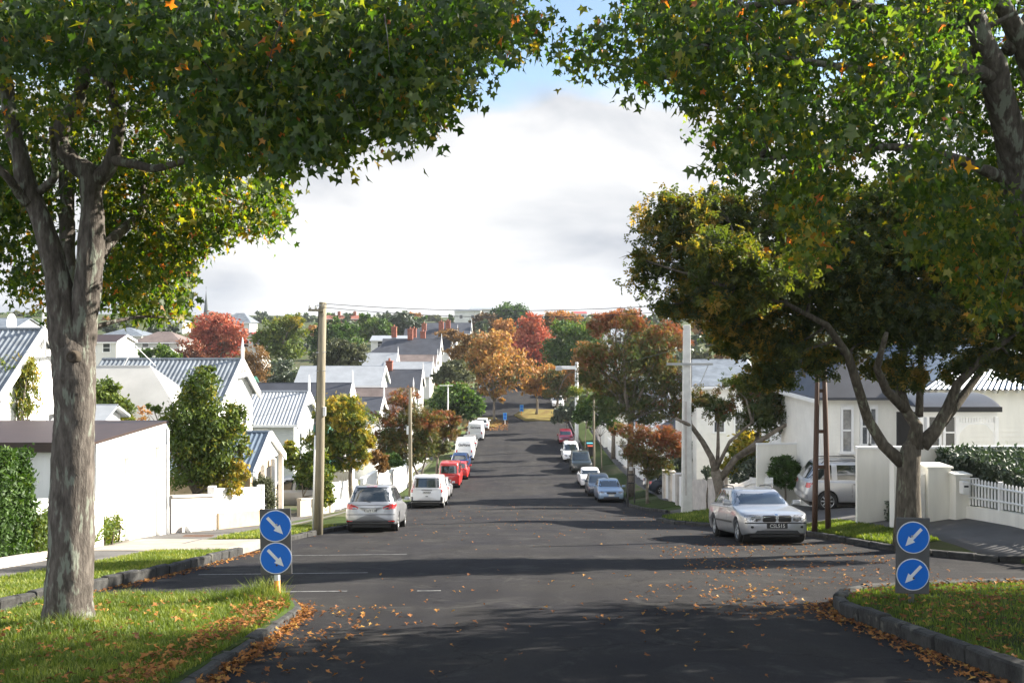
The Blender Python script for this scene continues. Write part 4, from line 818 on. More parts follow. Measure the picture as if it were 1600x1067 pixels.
# keep-left sign boards
def disc(mb, c, r, y, m, n=40): mb.lathe([(0,y),(r,y),(r,y+.004),(0,y+.004)], n, 'y', c=c, m=m)
def keep_sign(label, base, zc, s, lean, post, w=.52, h=1.0, back=False):
    root = empty('traffic_sign', base, 0, label, 'road sign'); root.rotation_euler = (0, lean, R(4)*s)
    zt_ = zc-base[2]
    MB().box(-w/2,w/2,-.012,.012,zt_-h/2,zt_+h/2).build('board', M['signgrey'], root, bevel=.012)
    for q, z_ in enumerate((zt_+h*.243, zt_-h*.243)):
        mb = MB(); rr_ = .232; disc(mb, (0,0,z_), rr_, -.020, 0); ds = mb.build('sign_disc', M['signwhite'], root)
        mb = MB(); disc(mb, (0,0,z_), rr_-.014, -.026, 0); mb.build('sign_face', M['signblue'], ds)
        ar = [(-.022,.17),(.022,.17),(.022,-.03),(.062,-.03),(0,-.165),(-.062,-.03),(-.022,-.03)]; ang = R(42)*(-s)*-1
        ar = [(x*math.cos(ang)-z*math.sin(ang), x*math.sin(ang)+z*math.cos(ang)) for x, z in [(x, z) for x, z in ar]]
        ar = [(x-s*.0, z+z_) for x, z in ar]
        mb = MB(); mb.prism(ar, -.031, -.0275, 'y'); mb.build('arrow', M['signwhite'], ds)
        bx_, bz_ = (0.02*s, z_+.02) if q == 0 else (.01, z_-.10*(1 if s>0 else .5)); mb = MB(); mb.lathe([(0,-.040),(.014,-.040),(.016,-.030)], 10, 'y', c=(bx_,0,bz_)); mb.build('bolt', M['woodbrown' if q else 'galv'], ds)
    if post:
        mb = MB(); mb.tube([(0,.045,-.25),(0,.045,zt_+h*.45)], .042, 14); mb.build('post', M['signwhite'], root, True)
        mb = MB(); mb.tube([(0,.045,-.24),(0,.045,.30)], .0455, 14); mb.build('post_sleeve', M['postorange'], root, True)
    else:
        mb = MB(); mb.tube([(0,.045,-.25),(0,.045,zt_+h*.4)], .04, 14); mb.build('post', M['galv'], root, True)
    return root
bs = P(433, 938, 14.6); x_, y_ = bs.x, 14.6; c_ = P(428, 846, 14.6)
keep_sign('two blue discs with white arrows pointing down right on a white and orange post', (x_, y_, Gr(x_,y_)+.14), c_.z, 1, R(-1.2), True, w=.455, h=.97)
bs = P(1425, 930, 14.4); c_ = P(1425, 871, 14.4)
keep_sign('two blue discs with arrows pointing down left on a grey board on right island', (bs.x, 14.4, Gr(bs.x,14.4)+.14), c_.z+.03, -1, R(.6), False, w=.48, h=1.10)
for px, d, l in ((789,130.5,'left'), (815,138,'right')):
    b = onground(px, d, .12); o = empty('traffic_sign', b, 0, 'tiny blue sign board on the far '+l+' traffic island', 'road sign'); MB().tube([(0,0,-.1),(0,0,.6)], .05, 8).build('post', M['postorange' if l == 'right' else 'signwhite'], o)
    MB().box(-.25,.25,-.03,0,.5,1.45).build('board', pmat('sign pale blue', (.10,.35,.62), .4) if l == 'left' else bpy.data.materials['sign pale blue'], o)
    for z_ in (.75,1.2): mb = MB(); disc(mb, (0,0,z_), .2, -.036, 0, 20); mb.build('sign_disc', M['signblue'], o)
# morning air: faint haze round the whole place
hz = MB().box(-940, 940, -59, 1590, -16, 45).build('haze', bpy.data.materials.new('air'), None); hz['kind'] = 'stuff'
hm = hz.data.materials[0]; hm.use_nodes = True; hm.node_tree.nodes.remove(hm.node_tree.nodes['Principled BSDF']); pv = hm.node_tree.nodes.new('ShaderNodeVolumePrincipled'); pv.inputs['Density'].default_value = 0.00013; pv.inputs['Color'].default_value = (.86,.92,1,1); pv.inputs['Anisotropy'].default_value = .3
hm.node_tree.links.new(pv.outputs[0], hm.node_tree.nodes['Material Output'].inputs['Volume'])
SC.cycles.volume_bounces = 0
# wheelie bins
def bin_(label, x, y, body, lid):
    o = empty('wheelie_bin', (x,y,Gr(x,y)+.13), 0, label, 'bin'); mb = MB(); mb.add([(-.24,-.25,0.05),(.24,-.25,0.05),(.24,.25,0.05),(-.24,.25,0.05),(-.3,-.34,1.0),(.3,-.34,1.0),(.3,.34,1.0),(-.3,.34,1.0)], [(0,1,2,3),(4,5,6,7),(0,1,5,4),(1,2,6,5),(2,3,7,6),(3,0,4,7)]); mb.build('body', M[body], o, bevel=.03)
    mb = MB(); mb.box(-.33,.33,-.38,.36,1.003,1.08); mb.build('lid', M[lid], o, bevel=.03)
    for q in (-.27,.27): MB().lathe([(0,-.03),(.1,-.03),(.1,.03),(0,.03)], 12, 'x', c=(q,.3,.1)).build('wheel', M['tyre'], o)
bin_('black wheelie bin with red lid beside the white people mover', 7.95, 100.5, 'blackmetal', 'binred'); bin_('wheelie bin with light blue lid standing behind the red-lidded bin', 8.05, 103, 'blackmetal', 'binblue')
# small thing by the concrete wall
o = empty('paint_bucket', (-10.6,32.6,Gr(-10.6,32.6)+.14), 0, 'small white bucket at the foot of the bare concrete wall', 'bucket'); MB().lathe([(0,0),(.11,0),(.14,.24),(.13,.24),(.10,.02),(0,.02)], 14).build('pail', M['trim'], o, True); MB().tube([(-.13,0,.23),(-.1,0,.33),(0,0,.37),(.1,0,.33),(.13,0,.23)], .005, 4).build('handle', M['galv'], o)
# drain cover
o = MB().box(-.45,.45,-.2,.2,0,.012).build('drain_cover', M['woodbrown']); o.location = (-9.6,30.4,Gr(-9.6,30.4)+.146); tag(o, 'rusty drain cover set in the pale driveway', 'drain cover')
# ------------------------------------------------------------------ grass and fallen leaves
def blades(name, n, sampler, hgt, parent_off, tint=.5, seed=2, wd=.006, dens=None):
    r = np.random.default_rng(seed); P_ = np.array([sampler(r) for _ in range(n)]); z = np.array([Gr(a, b) for a, b in P_]) + parent_off
    hs = hgt*(.45+.9*r.random(n))
    if dens: hs *= np.array([dens(a, b) for a, b in P_])
    an = r.random(n)*2*PI; ln = r.normal(size=n)*.35; dx, dy = np.cos(an), np.sin(an); lx, ly = r.normal(size=n)*.35*hs, r.normal(size=n)*.35*hs; w_ = wd*(.7+.8*r.random(n))
    V = np.zeros((n,5,3)); V[:,0] = np.stack([P_[:,0]-dx*w_, P_[:,1]-dy*w_, z-.01],1); V[:,1] = np.stack([P_[:,0]+dx*w_, P_[:,1]+dy*w_, z-.01],1)
    V[:,2] = np.stack([P_[:,0]-dx*w_*.7+lx*.4, P_[:,1]-dy*w_*.7+ly*.4, z+hs*.6],1); V[:,3] = np.stack([P_[:,0]+dx*w_*.7+lx*.4, P_[:,1]+dy*w_*.7+ly*.4, z+hs*.6],1); V[:,4] = np.stack([P_[:,0]+lx*1.2, P_[:,1]+ly*1.2, z+hs],1)
    Fc = np.array([[0,1,3],[0,3,2],[2,3,4]]); FF = (Fc[None]+(np.arange(n)*5)[:,None,None]).reshape(-1)
    me = bpy.data.meshes.new(name); me.vertices.add(n*5); me.vertices.foreach_set('co', V.astype(np.float32).ravel()); nf = n*3; me.loops.add(nf*3); me.loops.foreach_set('vertex_index', FF.astype(np.int32)); me.polygons.add(nf)
    me.polygons.foreach_set('loop_start', np.arange(0,nf*3,3,dtype=np.int32)); me.polygons.foreach_set('loop_total', np.full(nf,3,dtype=np.int32))
    nzv = np.array([noise.noise(Vector((a*1.3, b*1.3, 3))) for a, b in P_])
    at = me.attributes.new('tint','FLOAT','POINT'); at.data.foreach_set('value', np.repeat(np.clip(tint+nzv*.45+r.normal(size=n)*.18,0,1),5).astype(np.float32)); me.update(); me.validate()
    o = link(name, me, LM['grass']); o['kind'] = 'stuff'; return o
def uni(x0, x1, y0, y1): return lambda r: (x0(y) if callable(x0) else x0) and 0
def samp(fl, fr, y0, y1, pw=1.0):
    def s(r):
        y = y0+(y1-y0)*r.random()**pw; a = fl(y) if callable(fl) else fl; b = fr(y) if callable(fr) else fr; return (a+(b-a)*r.random(), y)
    return s
def tall(x, y): return 1 + (3.2*max(0, 1-math.hypot(x+3.6,y-14.7)/.75)) + .5*(y > 14.3) + 2.2*max(0, 1-math.hypot(x+5.55,y-12.3)/.7) + .7*max(0, noise.noise(Vector((x*2,y*2,0))))
blades('grass', 62000, samp(-7.0, lambda y: eL(y)-.06, 7.5, 15.3), .062, .15, .50, 2, .0045, tall)
blades('grass', 34000, samp(lambda y: eR(y)+.12, 10.5, 8, 17.2), .048, .15, .36, 3, .005, lambda x,y: 1+.8*max(0,noise.noise(Vector((x*1.5,y*1.5,5)))))
blades('grass', 26000, samp(lambda y: KL(y)-2.05, lambda y: KL(y)-.12, 12, 24.6), .065, .15, .6, 4, .008)
blades('grass', 9000, samp(lambda y: KL(y)-1.9, lambda y: KL(y)-.12, 29.4, 36), .09, .15, .6, 5, .012)
blades('grass', 9000, samp(lambda y: KR(y)+.15, 10.55, 24.6, 32.4), .08, .15, .5, 6, .012)
blades('grass', 3500, samp(lambda y: KR(y)+.15, 8.85, 37.6, 43.4), .10, .15, .5, 7, .015)
def leafspots():
    r = random.Random(9); o = []
    for _ in range(2300):                                # drift along the near edge of the left island and over the grass there
        y = r.uniform(8.2, 15.2); e = eL(y); o.append((e + abs(r.gauss(0,.13))+.0 - (r.random()<.35)*r.uniform(.2,.7), y, None))
    for _ in range(300): y = r.uniform(8,15); o.append((r.uniform(-6.8, eL(y)-.1), y, None)); o.append((r.gauss(-4.5,1.2), y, None))
    for _ in range(1000):
        y = r.uniform(8, 17); o.append((eR(y) - abs(r.gauss(0,.22))-.02, y, None))
    for _ in range(1900): y = r.uniform(8,17); o.append((r.uniform(eR(y)+.1, 10.5), y, None))
    for _ in range(240): o.append((4.6-abs(r.gauss(0,1.2)), r.uniform(13.5,17.5), None))
    for _ in range(620): o.append((r.uniform(3.5,9), r.uniform(17,27), None))
    for _ in range(110): o.append((r.uniform(-3,4.8), r.uniform(8.5,20), None))
    for _ in range(500): y = r.uniform(14.8,26); o.append((KL(y)+abs(r.gauss(0,.2))+.05, y, None))
    for _ in range(150): o.append((-2.7+abs(r.gauss(0,.7)), r.uniform(8.5,15), None))
    for _ in range(900): y = r.uniform(124,134); o.append((r.uniform(-6,-.5), y, 'far'))
    for _ in range(400): o.append((r.uniform(-7,8), r.uniform(25,60), None))
    return o
ls_ = leafspots(); pz = []
for x, y, f in ls_:
    isl = (y < 15.3 and -7.05 < x < eL(y)) or (y < 17.3 and x > eR(y)); pz.append((x, y, Gr(x,y)+((.18+.08*random.random()) if isl else .022+(.10*random.random()**2 if (y < 15.2 and -.02 < x-eL(y) < .45) else 0))+(.15 if f else 0)))
nL = len(pz); r_ = np.random.default_rng(5)
o = leaves('fallen_leaves', np.array(pz), np.where([f is not None for *_, f in ls_], .14, .05*(.5+.9*r_.random(nL))), .15+.8*r_.random(nL), 'star', LM['fallen'], None, nrm=np.tile([0,0,1.6],(nL,1)), flat=.62, tip_down=0); o['kind'] = 'stuff'
# ------------------------------------------------------------------ the two liquidambars that frame the view
def big_tree(name, label, base, stems, regions, seed, r_trunk, nl=50, group=None):
    rnd = random.Random(seed); base = Vector(base); root = empty(name, base, 0, label, 'tree', group); mb = MB(); ends = []
    for st in stems:
        pts = [P(a, b, d) - base for a, b, d, r in st]; rad = [r for *_, r in st]
        # resample smoothly and make it knobbly
        q = []; rr = []
        for i in range(len(pts)-1):
            p0 = pts[max(i-1,0)]; p1 = pts[i]; p2 = pts[i+1]; p3 = pts[min(i+2,len(pts)-1)]
            nk = 10 if rad[0] > .12 else 4
            for k in range(nk):
                t = k/nk; q.append(0.5*((2*p1)+(p2-p0)*t+(2*p0-5*p1+4*p2-p3)*t*t+(3*p1-p0-3*p2+p3)*t**3)); rr.append((rad[i]*(1-t)+rad[i+1]*t)*(1+rnd.uniform(-.012,.012)))
        q.append(pts[-1]); rr.append(rad[-1]); big = rad[0] > .12; nn = 30 if big else 9; v0 = len(mb.v); mb.tube(q, rr, nn)
        if big:
            for i in range(v0, len(mb.v)):
                c = q[(i-v0)//nn]; v = Vector(mb.v[i]); dv = (v-c).normalized(); a_ = .030*noise.noise(Vector((v.x*5+seed, v.y*5, v.z*2.0))) + .016*noise.noise(Vector((v.x*17, v.y*17, v.z*4.5))) + .010*noise.noise(Vector((v.x*40, v.y*40, v.z*14)))
                mb.v[i] = tuple(v + dv*a_)
        ends += [q[i] for i in range(len(q)//2, len(q))]
    pos = []; tn = []; sz = []; tw = []
    for poly, n, d0, d1, tint, size in regions:
        xs_ = [p[0] for p in poly]; ys_ = [p[1] for p in poly]; got = []
        while len(got) < n:
            x = rng.uniform(min(xs_), max(xs_), 2000); y = rng.uniform(min(ys_), max(ys_), 2000); ok = inpoly(x, y, poly)
            # clumpy: keep where a low frequency noise is high
            for a, b in zip(x[ok], y[ok]):
                nz = noise.noise(Vector((a*0.012, b*0.012, seed)))
                if nz > (-0.28 if seed < 10 else -0.12) or rnd.random() < (0.35 if seed < 10 else .15): got.append((a, b))
        for a, b in got[:n]:
            d = rnd.uniform(d0, d1); c = P(a, b, d)
            k = rnd.randint(7, 13); tt = tint + rnd.gauss(0, .11)
            for _ in range(k):
                pos.append((c.x+rnd.gauss(0,.13), c.y+rnd.gauss(0,.15), c.z+rnd.gauss(0,.11))); tn.append(tt+rnd.gauss(0,.10)+(.4 if rnd.random()<.03 else 0)); sz.append(size*rnd.uniform(.5,1.2))
            tw.append(c - base)
    for _ in range(nl):
        t = rnd.choice(tw); e = min(ends, key=lambda q: (q-t).length + rnd.uniform(0,.8)); L = (t-e).length
        if L > 4.5 or t.z < e.z-.25: continue
        pl = limb(e, t, .10, 7, rnd); r = .016+.007*L; mb.tube(pl, [r*1.6,r*1.35,r*1.1,r*.9,r*.7,r*.5,r*.25], 6, cap=False)
        for _ in range(3): ends.append(pl[rnd.choice((3,4,5))])
    for t in rnd.sample(tw, min(len(tw), 220)):
        dv = Vector((rnd.uniform(-.3,.3), rnd.uniform(-.3,.3), rnd.uniform(.1,.4))); mb.tube([t-Vector((0,0,.1)), t+dv*.5, t+dv], [.003,.005,.008], 3, cap=False)
    mb.build('trunk', M['bark'], root, smooth=True, fixn=False)
    leaves('crown', np.array(pos), np.array(sz), np.array(tn), 'star', LM['amber'], root, tip_down=1.1, origin=base)
    return root
bL = P(105, 985, 12.6); bL.z = Gr(bL.x, bL.y)+0.1
bt = big_tree('liquidambar_tree', 'large liquidambar with grey lichen-spotted trunk on the left grass island', bL,
 [[(104,1010,12.6,.42),(105,985,12.6,.36),(107,945,12.6,.295),(109,890,12.6,.272),(112,800,12.6,.262),(115,700,12.6,.246),(116,640,12.6,.243),(116,600,12.6,.252),(117,575,12.6,.245),(117,550,12.6,.25),(117,528,12.6,.20),(117,515,12.6,.10)],
  [(112,610,12.6,.19),(108,565,12.6,.205),(103,525,12.55,.205),(95,475,12.5,.165),(84,410,12.45,.135),(66,345,12.4,.12),(46,300,12.35,.11),(30,240,12.3,.10),(12,160,12.2,.085),(8,60,12.1,.07),(30,-60,12,.07)],
  [(118,610,12.6,.19),(122,565,12.6,.195),(128,525,12.6,.19),(134,460,12.55,.165),(142,390,12.5,.15),(142,320,12.5,.14),(141,275,12.5,.14),(116,256,12.45,.11),(94,226,12.4,.10),(99,190,12.4,.095),(122,160,12.4,.09),(132,110,12.3,.075),(128,30,12.2,.06),(150,-80,12,.05)],
  [(146,285,12.5,.12),(170,262,12.45,.10),(183,222,12.4,.08),(186,182,12.3,.07),(172,140,12.2,.055),(190,70,12,.04),(240,-30,11.5,.03)],
  [(180,250,12.4,.07),(215,258,12.2,.055),(252,262,12,.045),(330,235,11.6,.035),(420,190,11,.03),(520,170,10.5,.02)],
  [(112,520,12.9,.16),(107,430,13.2,.11),(105,350,13.4,.10),(104,270,13.6,.09),(112,190,13.8,.07),(200,90,14,.05)],
  [(148,415,12.7,.10),(170,380,12.9,.075),(200,352,13.3,.065),(224,328,13.7,.05),(232,270,14,.04),(300,300,14.6,.03),(380,320,15,.02)],
  [(44,318,12.3,.07),(28,300,12.2,.06),(10,275,12,.05),(-30,240,11.9,.04)],
  [(60,300,12.4,.06),(82,282,12.2,.05),(86,262,12,.04),(80,200,11.6,.03)],
  [(150,100,12.3,.06),(100,95,12.1,.045),(70,92,12,.035)],
  [(180,60,12.1,.07),(330,20,11.4,.06),(500,10,10.8,.045),(680,20,10.2,.03),(780,40,9.9,.015)],
  [(132,110,12.3,.07),(300,120,11.6,.05),(480,120,10.9,.04),(640,140,10.3,.02)]],
 [([(-150,110),(-150,10),(-100,0),(800,0),(822,30),(800,65),(772,75),(748,92),(735,120),(725,150),(695,165),(670,205),(620,215),(565,200),(522,250),(480,235),(440,255),(300,265),(270,120),(150,90)], 2650, 7.6, 12.9, .42, .076),
  ([(-150,100),(265,105),(300,265),(230,310),(150,300),(40,340),(-150,330)], 760, 12.7, 15.5, .44, .078),
  ([(-150,100),(265,105),(240,200),(60,200),(-150,260)], 70, 9.5, 11.8, .6, .072),
  ([(-300,0),(-300,-420),(300,-520),(760,-380),(860,-60),(800,0)], 1900, 8, 14, .40, .09),
  ([(150,150),(150,-350),(800,-350),(760,60),(500,180)], 800, 13, 17, .42, .09),  # mostly above the frame, added to keep the sun off the trunk
  ([(235,320),(300,280),(440,285),(445,310),(440,365),(405,362),(372,352),(322,388),(285,425),(295,470),(282,500),(240,492),(190,485),(160,470),(165,410),(215,360)], 640, 13.2, 17, .54, .088),
  ([(-120,240),(60,260),(82,320),(70,440),(30,440),(0,430),(-120,450)], 330, 12.9, 15, .45, .085),
  ([(-10,430),(75,430),(80,490),(55,470),(20,450)], 36, 12.9, 15, .6, .072),
  ([(830,20),(858,40),(845,62),(815,70)], 14, 9.4, 10.4, .5, .075),
  ([(150,250),(300,260),(250,330),(150,380)], 200, 13.2, 15, .5, .08)], 7, .4, 90)
kn = P(126,556,12.6)-bL; mb = MB(); mb.lathe([(0,-.235),(.035,-.245),(.055,-.275),(.075,-.255),(.095,-.19)], 14, 'y', c=(kn.x,0,kn.z)); ko = mb.build('knot', M['barkd'], bt, True)
bR = Vector((6.35, 11.2, Gr(6.35, 11.2)+.1))
big_tree('liquidambar_tree', 'liquidambar leaning in from the right edge, yellowing star leaves against the sky, plus unseen leaves added for shade', bR,
 [[(1682,1010,11.2,.32),(1675,800,11.1,.25),(1650,600,10.9,.21),(1618,420,10.6,.18),(1595,300,10.4,.165),(1575,200,10.2,.15),(1552,110,10,.125),(1528,50,9.8,.11),(1500,-40,9.5,.09),(1450,-150,9.2,.06)],
  [(1660,600,10.9,.14),(1655,380,10.8,.12),(1628,200,10.7,.11),(1600,80,10.6,.10),(1555,-20,10.4,.09),(1540,-150,10.2,.07)],
  [(1552,120,10,.09),(1500,108,9.8,.06),(1440,120,9.5,.045),(1350,110,9.2,.035),(1220,90,8.9,.025),(1080,70,8.6,.015)],
  [(1590,290,10.4,.08),(1500,250,10.2,.05),(1400,230,10,.04),(1280,240,9.8,.03),(1180,250,9.6,.015)],
  [(1520,40,9.8,.07),(1400,20,9.5,.05),(1250,0,9.2,.04),(1080,30,8.9,.02)],
  [(1575,80,10.6,.08),(1620,10,10.8,.06),(1700,-80,11,.04)],
  [(1640,420,10.8,.08),(1720,300,11.4,.06),(1850,150,12,.04)]],
 [([(985,0),(972,30),(905,72),(885,95),(925,112),(965,100),(985,140),(1040,120),(1075,150),(1082,205),(1125,225),(1130,280),(1180,290),(1225,270),(1335,270),(1318,240),(1375,255),(1385,290),(1500,300),(1500,0)], 1550, 8.0, 14.5, .45, .076),
  ([(1130,270),(1225,270),(1335,270),(1290,340),(1262,410),(1245,370),(1225,295),(1180,295)], 90, 8.5, 12, .52, .070),
  ([(1385,280),(1500,290),(1700,300),(1700,420),(1560,400),(1490,390),(1440,380)], 230, 9, 13.5, .52, .070),
  ([(1490,0),(1700,0),(1700,300),(1490,300)], 420, 11.2, 14.5, .45, .074),
  ([(1380,340),(1500,380),(1700,420),(1700,520),(1600,470),(1560,500),(1545,470),(1500,440),(1440,420)], 260, 9.2, 12.5, .55, .075),
  ([(1230,330),(1290,320),(1275,415),(1245,410)], 46, 9.2, 11, .66, .065),
  ([(990,-10),(1000,-260),(1700,-300),(1700,0)], 800, 8, 13.5, .45, .085),
  ([(1700,420),(1700,-60),(2500,-140),(2650,220),(2000,430)], 2900, 8.5, 17, .4, .12),  # unseen low foliage off the right edge, added to shade the near road
  ([(2000,100),(2750,60),(2750,380),(2100,400)], 1300, 14, 20, .4, .15)], 23, .3, 70)  # more unseen foliage farther right, added to shade the right island
# ------------------------------------------------------------------ street trees
gp = onground(1420, 24.6)
A = 24.6
tree('ash_tree', 'stout dark-leaved ash with spreading limbs behind the right keep-left sign', gp,
  blobs(A, [(1125,395,60,42,.05,-2.6),(1205,425,60,42,0,-2.4),(1150,470,60,26,.05,-2.6),(1085,375,75,55,.1),(985,398,26,16,.1,-.5),(1030,430,55,40,0),(1060,345,60,40,.15),(1150,360,80,60),(1190,450,105,60,-.05),(1100,470,70,38),(1270,400,110,75,-.1),(1310,485,100,52,-.1),(1225,545,60,32,.1),(1160,520,60,34,.1),(1375,430,110,75,-.1),(1440,495,95,60,-.1),(1520,470,90,70,-.1),(1580,520,60,60,-.1),(1430,370,110,55,0),(1530,400,80,60,0),(1120,318,40,22,.25),(1240,335,80,45,.1),(1385,575,36,30,.2),(1520,560,50,26,.0),(1440,590,30,22,.2),(1650,470,60,70),(1200,585,50,26,.05),(1290,560,48,30,0),(1345,535,44,28,-.05),(1110,440,60,30,.1),(1500,590,30,18,.1),(1580,575,40,22,0),(1150,480,80,30,.1),(1060,480,40,20,.15),(1700,520,60,70),(1250,300,60,30),(1350,320,80,40),(1480,320,90,50)], 0.8, 3),
  46000, .148, 'ash', 'sprig', trunk=[
   ([gp-Vector((0,0,.2)), P(1419,805,A), P(1419,760,A), P(1420,720,A), P(1424,700,A), P(1428,680,A)], [.40,.31,.28,.27,.23,.09]),
   ([P(1412,725,A), P(1380,695,A), P(1356,655,A), P(1342,610,A-.3), P(1325,555,A-.6), P(1292,508,A-.9), P(1230,475,A-1.4), P(1150,450,A-1.8)], [.17,.14,.125,.115,.10,.08,.05,.025]),
   ([P(1428,700,A), P(1432,665,A), P(1415,640,A), P(1404,600,A+.2), P(1412,550,A+.4), P(1395,480,A+.6), P(1370,410,A+.6)], [.22,.15,.13,.12,.10,.07,.035]),
   ([P(1415,640,A), P(1385,610,A-.4), P(1370,575,A-.8), P(1385,520,A-1.4)], [.13,.11,.09,.05]),
   ([P(1440,695,A), P(1462,672,A), P(1480,640,A), P(1496,600,A-.2), P(1535,560,A-.4), P(1590,520,A-.5)], [.20,.16,.14,.11,.075,.04]),
   ([P(1470,660,A), P(1500,625,A+.6), P(1540,570,A+1), P(1600,500,A+1.4)], [.15,.11,.09,.05]),
   ([P(1436,650,A), P(1438,600,A+.3), P(1440,540,A+.6), P(1460,450,A+1)], [.10,.08,.06,.03])],
  r0=.26, bark='barkash', seed=5, sub=1300, tint=(.56,.34), sag=.8, clump_sigma=.2, split=.11)
def st(name, label, px, d, bl, n, ls, kind, shape='rhomb', r0=.14, depth=.85, seed=1, off=.14, **k):
    return tree(name, label, onground(px, d, off), blobs(d, bl, depth, seed), n, ls, kind, shape, r0=r0, seed=seed, **k)
D = 44
st('flame_tree', 'multi-stemmed tree with pale curving limbs behind the silver wagon', 1128, D,
  [(1125,640,30,24,.0),(1100,625,26,20,.1),(1160,605,36,24,.1),(1200,650,45,32,-.15),(1250,640,45,34,-.2),(1285,675,26,20,-.2),(1225,600,50,26,.1),(1270,600,40,28,.0),(1180,630,30,26,-.1),(1300,640,22,22,-.2),(1075,640,20,16,.1)], 9000, .15, 'redash', 'sprig',
  trunk=[([onground(1128,D,0), P(1126,770,D), P(1118,735,D)], [.28,.24,.22]), ([P(1120,745,D),P(1112,715,D),P(1098,690,D),P(1080,665,D-.5),P(1056,654,D-1)], [.17,.14,.12,.10,.05]),
         ([P(1124,750,D),P(1150,715,D),P(1180,700,D+.4),P(1187,665,D+.8),P(1205,635,D+1)], [.16,.14,.12,.09,.05]), ([P(1120,745,D),P(1122,700,D),P(1122,655,D)], [.10,.08,.05]),
         ([P(1150,715,D),P(1185,690,D-.4),P(1225,665,D-.8),P(1260,650,D-1)], [.13,.11,.08,.04]), ([P(1118,735,D),P(1140,690,D-.5),P(1175,660,D-.8)], [.09,.07,.04])], tint=(.12,.3), seed=8, r0=.12)
st('claret_ash', 'tall red and green ash in front of the pale concrete light pole', 985, 66,
  [(985,502,30,20,.35),(1010,520,34,22,.2),(960,535,26,20,.1),(935,560,34,26,.2),(985,560,45,30,-.1),(1020,560,38,28,.05),(1050,600,34,28,.1),(1000,600,50,30,-.15),(950,600,40,24,.0),(970,635,42,24,-.2),(1020,640,42,24,-.1),(1060,635,24,18,.05),(925,590,26,18,-.1),(1040,535,26,18,.25),(915,555,16,12,.25)], 13000, .17, 'redash', 'sprig', r0=.22, tint=(.3,.3), seed=12)
st('young_ash', 'small young ash with red and gold leaves on the right verge', 1012, 57,
  [(970,672,17,13,.3),(1000,682,26,18,.3),(1038,685,28,18,.45),(1010,712,32,20,.05),(1050,700,18,16,.35),(990,705,24,18,.0),(1030,728,24,14,-.05),(1012,742,14,10,-.1)], 6500, .12, 'redash', 'sprig', r0=.085, tint=(.35,.22), seed=13, sub=300)
st('lime_tree', 'small bushy tree turning lime yellow beside the timber pole', 553, 50,
  [(530,638,34,20,.15),(510,655,24,20,0),(555,660,32,24,.1),(535,690,40,26,-.15),(500,700,26,22,-.2),(560,700,22,24,.15),(515,725,26,16,-.2),(550,725,20,12,0),(575,690,12,14,.3)], 7500, .16, 'lime', 'sprig', r0=.12, tint=(.58,.32), seed=14)
st('claret_ash', 'reddish brown ash with thin pale stems behind the white van', 688, 68,
  [(628,622,24,16,.35),(605,655,26,18,.15),(645,650,30,20,.0),(625,685,36,22,.0),(600,690,24,20,.2),(668,660,28,18,.2),(660,690,30,22,-.15),(612,712,26,12,.0),(650,715,26,12,-.15)], 9000, .15, 'redash', 'sprig', r0=.13, tint=(.35,.25), seed=15,
  trunk=[([onground(655,68,0),P(652,740,68),P(640,715,68),P(622,700,68)],[.12,.09,.08,.05]),([onground(655,68,0),P(660,735,68),P(668,705,68),P(675,690,68)],[.09,.07,.06,.04])])
st('claret_ash', 'low russet ash between the timber pole and the blue parked car', 682, 76,
  [(695,652,20,13,.3),(712,658,12,9,.3),(685,676,24,14,.1),(702,676,16,12,.1),(672,698,20,13,-.2),(690,700,14,11,-.2),(660,712,12,7,-.2)], 4600, .16, 'redash', 'sprig', r0=.1, tint=(.35,.25), seed=16)
st('broadleaf_tree', 'round bright green tree beside the upper white van', 712, 112,
  [(712,624,32,20,0),(690,634,24,16,-.1),(736,632,20,18,-.1),(712,610,26,11,.2),(700,646,24,11,-.2),(733,646,18,10,-.2)], 6000, .26, 'green', 'rhomb', r0=.2, tint=(.5,.3), seed=17)
st('broadleaf_tree', 'bushy green tree with yellow side over the white picket fence', 300, 35.5,
  [(312,606,30,28,-.05),(300,640,42,28,-.05),(345,665,40,32,-.1),(285,680,44,34,-.1),(330,700,50,36,-.05),(365,650,22,22,0),(300,735,44,30,-.1),(345,738,34,28,.25),(372,742,16,26,.55),(382,700,10,18,.2),(248,690,20,12,-.1),(240,640,12,10,-.1),(260,660,16,12,0),(355,765,20,14,.55),(320,580,14,12,.05)], 17000, .085, 'lime', 'rhomb', r0=.14, tint=(.32,.3), seed=18)
st('willow', 'yellow green weeping tree behind the garage roof', 42, 38, [(20,590,34,36,.1),(45,575,18,22,.2),(0,620,40,34,-.1),(45,615,20,34,.2),(10,650,34,20,0),(-40,600,40,40,0)], 7000, .12, 'lime', 'long', r0=.1, tint=(.45,.3), seed=19, sag=1.4)
st('garden_shrub', 'green conifer shrub between the garage and the pale roof', 172, 42, [(165,620,22,26,0),(180,640,24,24,.1),(195,655,16,12,.35),(160,650,20,18,-.1)], 5000, .10, 'lime', 'rhomb', r0=.08, tint=(.3,.2), seed=20, cat='shrub')
